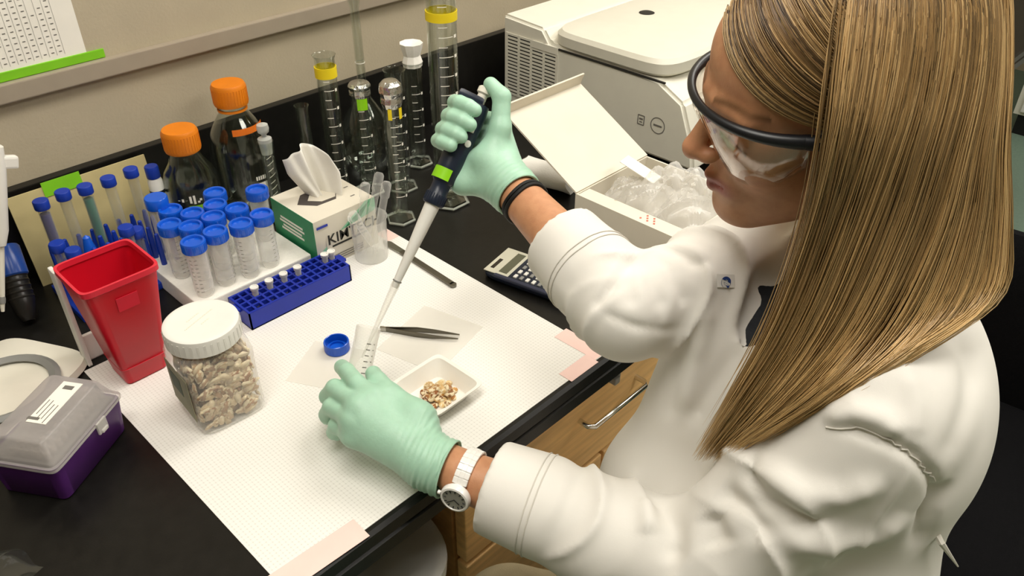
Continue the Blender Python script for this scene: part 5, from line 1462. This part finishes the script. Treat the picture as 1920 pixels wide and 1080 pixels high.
# ---------------------------------------------------------------- hair
hair_m, nt, p = new_mat('hair_strands')
a_ = nt.nodes.new('ShaderNodeAttribute'); a_.attribute_name = 'tone'
nt.links.new(a_.outputs['Color'], p.inputs['Base Color']); p.inputs['Roughness'].default_value = 0.38; p.inputs['Specular IOR Level'].default_value = 0.5
rng = np.random.default_rng(5)
def catmull(P, t):
    """P (k,3) or (n,k,3) control points, t (m,) in 0..1"""
    P = np.asarray(P); single = P.ndim == 2
    if single: P = P[None]
    k = P.shape[1]; s = t * (k - 1); i = np.clip(s.astype(int), 0, k - 2); u = (s - i)[None, :, None]
    g_ = lambda j: P[:, np.clip(j, 0, k - 1)]
    p0, p1, p2, p3 = g_(i - 1), g_(i), g_(i + 1), g_(i + 2)
    r = 0.5 * (2 * p1 + (p2 - p0) * u + (2 * p0 - 5 * p1 + 4 * p2 - p3) * u ** 2 + (3 * p1 - p0 - 3 * p2 + p3) * u ** 3)
    return r[0] if single else r
def eh(v, k=1.0):
    """push a head space direction out to the hair cap"""
    v = np.asarray(v, float); c = np.array((-0.012, 0, 0.045)); r = np.array((0.103, 0.083, 0.094)) * k
    d = v - c; return c + d / np.sqrt(((d / r) ** 2).sum(-1))[..., None]
def strands_mesh(name, P, R, C, m, parent):
    """P (n,m,3) paths, R (n,m) radii, C (n,m,3) tones: three sided tubes in one mesh"""
    n_, k, _ = P.shape
    T = np.gradient(P, axis=1); T /= np.maximum(np.linalg.norm(T, axis=2), 1e-9)[..., None]
    ref = np.array((0.31, -0.87, 0.38)); A = np.cross(T, ref); A /= np.maximum(np.linalg.norm(A, axis=2), 1e-9)[..., None]; Bn = np.cross(T, A)
    V = np.stack([P + (A * math.cos(a) + Bn * math.sin(a)) * R[..., None] for a in (0, 2.094, 4.189)], 2)
    idx = np.arange(n_ * k * 3).reshape(n_, k, 3); q = []
    for s in range(3):
        e = (s + 1) % 3; q.append(np.stack([idx[:, :-1, s], idx[:, :-1, e], idx[:, 1:, e], idx[:, 1:, s]], -1).reshape(-1, 4))
    me = np_mesh(name, V.reshape(-1, 3), np.concatenate(q), OFF)
    set_col(me, np.repeat(C[:, :, None, :], 3, 2).reshape(-1, 3))
    return link(name, me, m, parent, ang=3.2)
PAL = np.array([lin(c)[:3] for c in ('#3e2e1d', '#574129', '#725635', '#947347', '#c0a070', '#4a3622', '#806240')])
GOLD = np.array(lin('#dcb87c')[:3])
def tones(n_, k, clump, tipgold=0.8):
    base = PAL[np.clip((np.interp(clump, (0, 1), (0, len(PAL) - 0.01)) + rng.normal(0, 0.6, n_)), 0, len(PAL) - 1).astype(int)]
    t = np.linspace(0, 1, k)[None, :, None]
    c = base[:, None, :] * (0.85 + 0.3 * rng.random((n_, 1, 1)))
    return c * (1 - tipgold * t ** 1.5) + GOLD * (0.7 + 0.5 * rng.random((n_, 1, 1))) * tipgold * t ** 1.5
def push_out(P, fld, m=0.003, it=4):
    sh = P.shape; Q = P.reshape(-1, 3).copy(); e = fld.h
    inside = ((Q > fld.lo + 0.02) & (Q < fld.lo + fld.h * (fld.n - 1) - 0.02)).all(1)
    for _ in range(it):
        v = fld.sample(Q); bad = inside & (v < m)
        if not bad.any(): break
        q = Q[bad]; G = np.stack([fld.sample(q + np.eye(3)[i] * e) - fld.sample(q - np.eye(3)[i] * e) for i in range(3)], 1)
        G /= np.maximum(np.linalg.norm(G, axis=1), 1e-6)[:, None]
        Q[bad] = q + G * np.clip(m - v[bad], 0, 0.012)[:, None]
    return Q.reshape(sh)
def off_head(P, k=1.02):
    q = (P - HC) @ HR; c_ = np.array((-0.012, 0, 0.045)); r_ = np.array((0.103, 0.083, 0.094)) * k
    d_ = q - c_; s_ = np.sqrt(((d_ / r_) ** 2).sum(-1))[..., None]
    q = np.where(s_ < 1, c_ + d_ / np.maximum(s_, 0.2), q)
    return HC + q @ HR.T
def carry_off(P, k):
    D = off_head(P, k) - P; keep = np.zeros_like(D[:, 0])
    for j in range(P.shape[1]):
        keep = keep * (0.90 if j * 30 / P.shape[1] > 14 else 0.97); sm_ = np.linalg.norm(D[:, j], axis=1) < np.linalg.norm(keep, axis=1)
        D[sm_, j] = keep[sm_]; keep = D[:, j].copy()
    for _ in range(3): D[:, 1:-1] = (D[:, :-2] + 2 * D[:, 1:-1] + D[:, 2:]) / 4
    return P + D
# curtain on the left side: four guides from front to back, crown to tips
GW = np.array([
    [(0.619, 0.2505, 0.5917), (0.6054, 0.2399, 0.5449), (0.5864, 0.225, 0.4902), (0.5761, 0.2163, 0.4452), (0.577, 0.2236, 0.3666), (0.5652, 0.2314, 0.2756), (0.5504, 0.239, 0.1987), (0.5283, 0.2495, 0.117)],
    [(0.6181, 0.2264, 0.6019), (0.6123, 0.2091, 0.5496), (0.6016, 0.1957, 0.498), (0.5909, 0.1877, 0.4497), (0.589, 0.1864, 0.3772), (0.5746, 0.1893, 0.2874), (0.55, 0.2046, 0.2113), (0.5319, 0.2373, 0.1174)],
    [(0.651, 0.2078, 0.6001), (0.6463, 0.1827, 0.5482), (0.6367, 0.165, 0.4968), (0.627, 0.1542, 0.4487), (0.6214, 0.1432, 0.3768), (0.5957, 0.1423, 0.3013), (0.5414, 0.1553, 0.255), (0.5147, 0.2013, 0.1772)],
    [(0.6941, 0.1958, 0.5891), (0.6891, 0.1678, 0.5428), (0.6771, 0.1453, 0.4913), (0.6713, 0.1274, 0.4384), (0.6794, 0.105, 0.3728), (0.6707, 0.0893, 0.3191), (0.6025, 0.1119, 0.2922), (0.5226, 0.177, 0.2136)]])
INW = np.array((0.858, 0.266, -0.439))                                   # from the outer face of the curtain towards the neck
ACROSS = np.array((0.694, -0.720, 0.006))
for k_, w_ in ((4, 0.008), (5, 0.011), (6, 0.005)): GW[0, k_] += ACROSS * w_
crown = np.array([HC + HR @ eh(np.array((0.045 - 0.045 * i, 0.004, 0.16 - 0.02 * i))) for i in range(4)])
GW = np.concatenate([crown[:, None], GW], 1)                             # (4,9,3)
def curtain(n_, m_, depth, jit, rad, lenmin=0.85):
    u = rng.random(n_); us = u * 3; i = np.clip(us.astype(int), 0, 2); w = (us - i)[:, None, None]
    base = GW[i] * (1 - w) + GW[i + 1] * w
    ln = rng.uniform(lenmin, 1.0, n_) ** 0.7
    t = np.linspace(0, 1, m_)
    P = catmull(base, t)
    # shorten by resampling
    idx = t[None, :] * ln[:, None] * (m_ - 1); j = np.clip(idx.astype(int), 0, m_ - 2); fr = (idx - j)[..., None]
    ar = np.arange(n_)[:, None]; P = P[ar, j] * (1 - fr) + P[ar, j + 1] * fr
    clump = np.sin(u * 61) * 0.5 + np.sin(u * 143 + 1.3) * 0.3 + np.sin(u * 17) * 0.35
    inw = INW
    lay = depth * rng.random(n_) ** 1.2
    grow = np.clip(np.linspace(0, 1, m_) * 4, 0.15, 1)[None, :, None]
    P = P + inw * (lay[:, None, None] * grow) + inw * (0.0035 * np.clip(clump, -1, 1))[:, None, None] * -grow
    lat = ACROSS; side = rng.normal(0, jit, (n_, 1, 1)) + rng.normal(0, jit * 0.8, (n_, 1, 1)) * np.linspace(0, 1, m_)[None, :, None]
    wav = 0.0012 * np.sin(np.linspace(0, 9, m_)[None, :] + rng.uniform(0, 6, (n_, 1)))[..., None]
    P = P + lat * (side + wav * grow)
    R = rad * (0.8 + 0.5 * rng.random((n_, 1))) * np.clip((1.02 - np.linspace(0, 1, m_)) * 6, 0.12, 1)[None, :]
    P = carry_off(P, 1.05 + 0.05 * (1 - lay / depth)[:, None, None])
    return push_out(P, coat, 0.002), R, tones(n_, m_, np.clip(0.45 + 0.42 * clump, 0, 1))
Pc, Rc, Cc = curtain(5200, 30, 0.030, 0.004, 0.00062)
Pf, Rf, Cf = curtain(120, 30, 0.010, 0.008, 0.00035, 0.8)
# swept fringe from the parting towards the ear
n_ = 1700; m_ = 20; u = rng.random(n_) * 0.85
S0 = eh(np.stack([0.086 - 0.080 * u, np.full(n_, -0.012) + 0.004 * rng.normal(size=n_), 0.088 + 0.06 * np.sqrt(u)], 1), 1.0)
E0 = eh(np.stack([0.000 - 0.03 * u + 0.004 * rng.normal(size=n_), np.full(n_, 0.10), 0.018 + 0.05 * u], 1), 1.03)
t = np.linspace(0, 1, m_)[None, :, None]
Q = S0[:, None] * (1 - t) + E0[:, None] * t + (t * (1 - t)) * np.array((0.085, 0.05, -0.035)) * (1 - 0.75 * u)[:, None, None]
Q = eh(Q, 1.0); Q = Q + (Q - np.array((-0.012, 0, 0.045))) * (0.005 + 0.035 * rng.random((n_, 1, 1)))
clump = np.sin(u * 43) * 0.6 + np.sin(u * 97 + 0.7) * 0.4
Q = Q * (1 + 0.012 * clump[:, None, None])
Ps = HC + Q @ HR.T
Rs_ = 0.0006 * np.ones((n_, m_)); Cs = tones(n_, m_, np.clip(0.5 + 0.4 * clump, 0, 1), 0.15)
# far side and back of the head
n2 = 1500; u = rng.random(n2)
side_a = PI * (1.02 + 0.42 * u)                                         # around the head from the back to the far temple
rootp = eh(np.stack([0.03 - 0.10 * (1 - u), np.full(n2, -0.01), np.full(n2, 0.16)], 1), 1.0)
midp = np.stack([-0.012 + 0.112 * np.cos(side_a), 0.094 * np.sin(side_a), np.full(n2, 0.0)], 1)
W0, W1 = HC + rootp @ HR.T, HC + midp @ HR.T
W05 = HC + eh((rootp + midp) / 2 * 1.2, 1.03) @ HR.T
out = (W1 - HC); out[:, 2] = 0
drop = rng.uniform(0.20, 0.30, n2)[:, None]
W2 = W1 + out * 0.12 - np.array((0, 0, 0.5)) * drop; W3 = W1 + out * 0.15 - np.array((0, 0, 1.0)) * drop
Pb = catmull(np.stack([W0, W05, W1, W2, W3], 1), np.linspace(0, 1, 22)) + rng.normal(0, 0.004, (n2, 1, 3))
Pb = push_out(Pb, coat, 0.002)
Rb = 0.0008 * np.clip((1.02 - np.linspace(0, 1, 22)) * 6, 0.12, 1)[None, :] * np.ones((n2, 1)); Cb = tones(n2, 22, np.clip(0.4 + 0.4 * np.sin(u * 50), 0, 1))
# under layer: cap and a sheet just inside the curtain
f = Field((-0.135, -0.11, -0.06), (0.12, 0.11, 0.16), 0.0035)
f.ell((-0.012, 0, 0.045), (0.1005, 0.0805, 0.0915), k=0.01)
f.cut((0.085, 0, 0.085), (0.81, 0, -0.59), 0.004)
V, F = f.nets(); V = relax(V, F, 2, 0.5); V = HC + V @ HR.T
me = np_mesh('hair', V, F, OFF); set_col(me, np.tile(PAL[1] * 0.8, (len(V), 1)))
hair_o = link('hair', me, hair_m, person, ang=3.2); hair_o['label'] = 'long straight brown and blonde hair'
uu = np.linspace(0.02, 0.98, 60); i = np.clip((uu * 3).astype(int), 0, 2); w = (uu * 3 - i)[:, None, None]
Pg = catmull(GW[i] * (1 - w) + GW[i + 1] * w, np.linspace(0, 0.93, 40))
Pg = Pg + INW * (0.011 * np.clip(np.linspace(0, 1, 40) * 4, 0.3, 1))[None, :, None]
Pg = carry_off(Pg, 1.035)
idx = np.arange(60 * 40).reshape(60, 40)
Fq = np.stack([idx[:-1, :-1], idx[1:, :-1], idx[1:, 1:], idx[:-1, 1:]], -1).reshape(-1, 4)
me = np_mesh('under_hair', push_out(Pg, coat, 0.0015).reshape(-1, 3), Fq, OFF); set_col(me, np.tile(PAL[0] * 0.9, (2400, 1)))
uh = link('under_hair', me, hair_m, hair_o, ang=3.2)
sd = uh.modifiers.new('thickness', 'SOLIDIFY'); sd.thickness = 0.003
for nm, (P_, R_, C_) in (('hair_curtain', (Pc, Rc, Cc)), ('stray_hair', (Pf, Rf, Cf)), ('swept_fringe', (Ps, Rs_, Cs)), ('far_side_hair', (Pb, Rb, Cb))):
    strands_mesh(nm, P_, R_, C_, hair_m, hair_o)['kind'] = 'stuff'

# ---------------------------------------------------------------- safety goggles (head space curves)
t = thing('safety_goggles', 'clear wraparound safety goggles with black brow frame worn by the person', 'goggles', HC - np.array((0, 0, 0)))
def hv(q): return Vector(HR @ np.array(q))
phis = np.linspace(-78, 78, 49)
def rim(phi, z=0.0, k=1.0):
    a = math.radians(phi)
    return np.array((0.022 + (0.088 * k) * math.cos(a) ** 0.85, 0.076 * k * math.sin(a), z))
brow = [hv(rim(q) + np.array((0, 0, 0.030 - 0.010 * (abs(q) / 78) ** 2))) for q in phis]
MB().tube(brow, [0.0036 + 0.0024 * (abs(q) / 78) ** 2 for q in phis], 10).build('brow_frame', black_p, t)
vs = []; fs = []; K = 10
for q in phis:
    top = 0.030 - 0.010 * (abs(q) / 78) ** 2; a = abs(q)
    bot = -0.034 + 0.040 * math.exp(-(a / 17) ** 2) + 0.020 * max(0, (a - 50) / 28) ** 1.5
    for j in range(K):
        s = j / (K - 1); vs.append(hv(rim(q, top + (bot - top) * s, 1 - 0.13 * s * s + 0.02 * math.sin(PI * s))))
for i in range(len(phis) - 1):
    for j in range(K - 1): fs.append((i * K + j, i * K + j + 1, (i + 1) * K + j + 1, (i + 1) * K + j))
ln_ = MB().add(vs, fs).build('lens', clear('polycarbonate_lens', '#fbfaf8', '#f6f4f0', 0.09, 0.75, 0.05, 0.5, True), t, ang=3.0)
sd = ln_.modifiers.new('thickness', 'SOLIDIFY'); sd.thickness = 0.0015
for s_ in (1, -1):
    e = rim(78 * s_); e[2] = 0.020
    pts = [e + np.array((0.004, 0, 0.001)), e + np.array((-0.010, s_ * 0.004, -0.001)), np.array((0.026, s_ * 0.0810, 0.0185)), np.array((0.004, s_ * 0.0795, 0.018)), np.array((-0.015, s_ * 0.078, 0.006))]
    MB().tube([hv(q) for q in pts], [0.0058, 0.0064, 0.0048, 0.0038, 0.003], 10).build('temple_arm', black_p, t)
    MB().lathe([(0.0, -0.001), (0.0028, -0.001), (0.0028, 0.001), (0.0, 0.0012)], 12, hv(e + np.array((-0.004, s_ * 0.006, 0.004))), hv((0, s_, 0.3))).build('hinge_screw', chrome, t)

# ---------------------------------------------------------------- pipette, held tube, watch, wrist band
PL = float(np.linalg.norm(PT - PE)); qa = Vector(pa)
t = thing('pipette', 'dark blue single channel pipette with white shaft held in the raised glove', 'pipette', PE)
def along(prof, name, m, n=28, par=None): return MB().lathe(prof, n, (0, 0, 0), qa).build(name, m, par or t)
s0 = PL - 0.330
tip_o = along([(0.0006, 0.0), (0.0010, 0.0), (0.0024, 0.030), (0.0042, 0.075), (0.0048, 0.090), (0.0052, 0.092), (0.0052, 0.098), (0.0038, 0.098), (0.0034, 0.075), (0.0006, 0.001)], 'disposable_tip', clear_p)
along([(0.0, 0.092), (0.0040, 0.092), (0.0046, 0.100), (0.0062, 0.135), (0.0066, 0.140), (0.0078, 0.165), (0.0092, 0.200), (0.0092, 0.204)], 'shaft', white_p)
along([(0.0046, 0.0995), (0.0056, 0.0995), (0.0056, 0.101), (0.0046, 0.101)], 'shaft_ring', grey_p)
col_ = along([(0.009, 0.200), (0.0118, 0.200), (0.0128, 0.202), (0.0128, 0.214), (0.0112, 0.216), (0.0112, 0.228), (0.0132, 0.231)], 'collar', navy_p)
rb = MB()
for k in range(24):
    a = 2 * PI * k / 24; ref = Vector(es) * math.cos(a) + Vector(ev) * math.sin(a)
    rb.tube([qa * 0.2025 + ref * 0.0128, qa * 0.2135 + ref * 0.0128], 0.0007, 4)
rb.build('collar_ribs', navy_p, col_, smooth=False)
along([(0.0118, 0.228), (0.0140, 0.231), (0.0150, 0.250), (0.0152, 0.290), (0.0150, 0.318), (0.0132, 0.330), (0.0, 0.332)], 'handle', navy_p)
bx = MB()
ctr = qa * 0.2385
Rm = Matrix((Vector(es), Vector(ev), qa)).transposed()
vs = []; fs = []
for i in range(13):
    a = math.radians(70 + i * 130 / 12)
    for zz in (0.231, 0.245): vs.append(qa * zz + (Vector(es) * math.cos(a) + Vector(ev) * math.sin(a)) * 0.0156)
for i in range(12): fs.append((2 * i, 2 * i + 2, 2 * i + 3, 2 * i + 1))
MB().add(vs, fs).build('lime_band', lime_t, t, ang=1.0)
MB().box(qa * 0.3325 - Vector(es) * 0.011 + Vector(ev) * 0.004, (0.032, 0.020, 0.010), rot=Rm, bev=0.004).build('finger_hook', navy_p, t)
MB().lathe([(0.0060, 0.330), (0.0060, 0.342), (0.0085, 0.344), (0.0085, 0.350), (0.006, 0.352), (0.0, 0.3525)], 20, (0, 0, 0), qa).build('plunger', cream_p, t)
b = MB().box(qa * 0.299 + Vector(es) * 0.0055 + Vector(ev) * 0.0145, (0.006, 0.004, 0.009), rot=Rm, bev=0.001)
b.build('volume_window', cream_p, t)
MB().lathe([(0.0, 0.0), (0.0042, 0.0), (0.0042, 0.002), (0.0, 0.0026)], 16, qa * 0.281 + Vector(es) * 0.007 + Vector(ev) * 0.0132, Vector(ev) * 0.85 + Vector(es) * 0.5).build('maker_badge', white_p, t)

TB, TT = np.array((0.373, 0.622, 0.022)), np.array((0.433, 0.648, 0.114))
ta = Vector(TT - TB); TL = ta.length; ta.normalize()
t = thing('held_tube', 'open clear graduated tube held upright in the glove on the bench', 'tube', TB)
bd = MB().lathe([(0.0, 0.0), (0.003, 0.0), (0.0132, 0.014), (0.0138, 0.018), (0.0142, TL - 0.012), (0.0146, TL - 0.010), (0.0146, TL), (0.0134, TL), (0.0132, 0.018), (0.0, 0.003)], 32, (0, 0, 0), ta).build('body', clear_p, t)
b = MB()
tv = Vector((-0.502, -0.690, 0.522)); tv = (tv - ta * tv.dot(ta)).normalized(); tsd = ta.cross(tv)
for k in range(8):
    zz = 0.045 + k * 0.007
    for a0, wd_ in ((0.15, 0.35), (0.75, 0.12)):
        vv = []
        for a in (a0, a0 + wd_):
            for z_ in (zz, zz + 0.0011): vv.append(ta * z_ + (tv * math.cos(a) + tsd * math.sin(a)) * 0.0147)
        b.add(vv, [(0, 2, 3, 1)])
b.build('graduation', print_m, bd, smooth=False)

WC = LW + LF * 0.008                                                     # watch
t = thing('wrist_watch', 'white link bracelet wrist watch on the near wrist', 'watch', WC)
o1 = np.array((0, 0, 1.0)); o1 = o1 - LF * (o1 @ LF); o1 /= np.linalg.norm(o1); o2 = np.cross(LF, o1)
if o2[0] < 0: o2 = -o2
wm = mat('white_ceramic', '#f3f1ec', 0.22, var=0.02, coat=0.4)
WRr = 0.0296
def wp(a, r=WRr): return (math.cos(a) * o1 + math.sin(a) * o2) * r
wdir = np.array((-0.824, -0.362, 0.068))
face_a = math.atan2(wdir @ o2, wdir @ o1)
for k in range(22):
    a = face_a + math.radians(34) + k * math.radians(292) / 21
    n_ = wp(a, 1.0); tg = np.cross(LF, n_)
    Rm2 = Matrix((Vector(LF), Vector(tg), Vector(n_))).transposed()
    lk = MB().box(Vector(n_ * WRr), (0.0165, 0.0072, 0.0032), rot=Rm2, bev=0.0011).build('bracelet_link', wm, t, smooth=False)
    MB().box(Vector(n_ * (WRr + 0.0004)), (0.006, 0.0076, 0.0034), rot=Rm2, bev=0.001).build('link_centre', wm, lk, smooth=False)
n_ = wp(face_a, 1.0); nv = Vector(n_)
cs = MB().lathe([(0.0, -0.002), (0.0150, -0.002), (0.0168, 0.001), (0.0168, 0.0045), (0.0156, 0.0070), (0.0136, 0.0076), (0.0132, 0.0066)], 36, nv * WRr, nv).build('case', wm, t)
MB().lathe([(0.0, 0.0062), (0.0132, 0.0064)], 36, nv * WRr, nv).build('dial', mat('silver_dial', '#a9a79f', 0.35, metal=0.3, var=0.1), t)
tg = np.cross(LF, n_)
mk = MB()
for k in range(12):
    a = 2 * PI * k / 12; d_ = Vector(LF) * math.cos(a) + Vector(tg) * math.sin(a)
    mk.tube([nv * (WRr + 0.0068) + d_ * 0.0095, nv * (WRr + 0.0068) + d_ * 0.0120], 0.0006, 5)
mk.build('hour_marks', black_p, t, smooth=False)
for ln2, a in ((0.0075, 0.6), (0.0105, 2.4)):
    d_ = Vector(LF) * math.cos(a) + Vector(tg) * math.sin(a)
    MB().tube([nv * (WRr + 0.0070), nv * (WRr + 0.0070) + d_ * ln2], 0.0005, 5).build('hand', black_p, t, smooth=False)
MB().lathe([(0.0, 0.0), (0.0022, 0.0), (0.0022, 0.003), (0.0, 0.003)], 12, nv * (WRr + 0.004) + Vector(LF) * -0.0168, Vector(-LF)).build('crown', wm, t)

BC = RW + RF * 0.026
o1 = np.array(Vector(RF).orthogonal().normalized()); o2 = np.cross(RF, o1)
t = thing('hair_tie', 'black elastic hair tie worn round the far wrist', 'hair tie', BC)
for k, s_ in enumerate((-0.0026, 0.0026)):
    MB().tube([Vector(RF * (s_ + 0.0012 * math.sin(3 * a)) + (math.cos(a) * o1 + math.sin(a) * o2) * 0.0265) for a in np.linspace(0, 2 * PI, 41)], 0.0024, 8, False).build('loop', rubber, t)
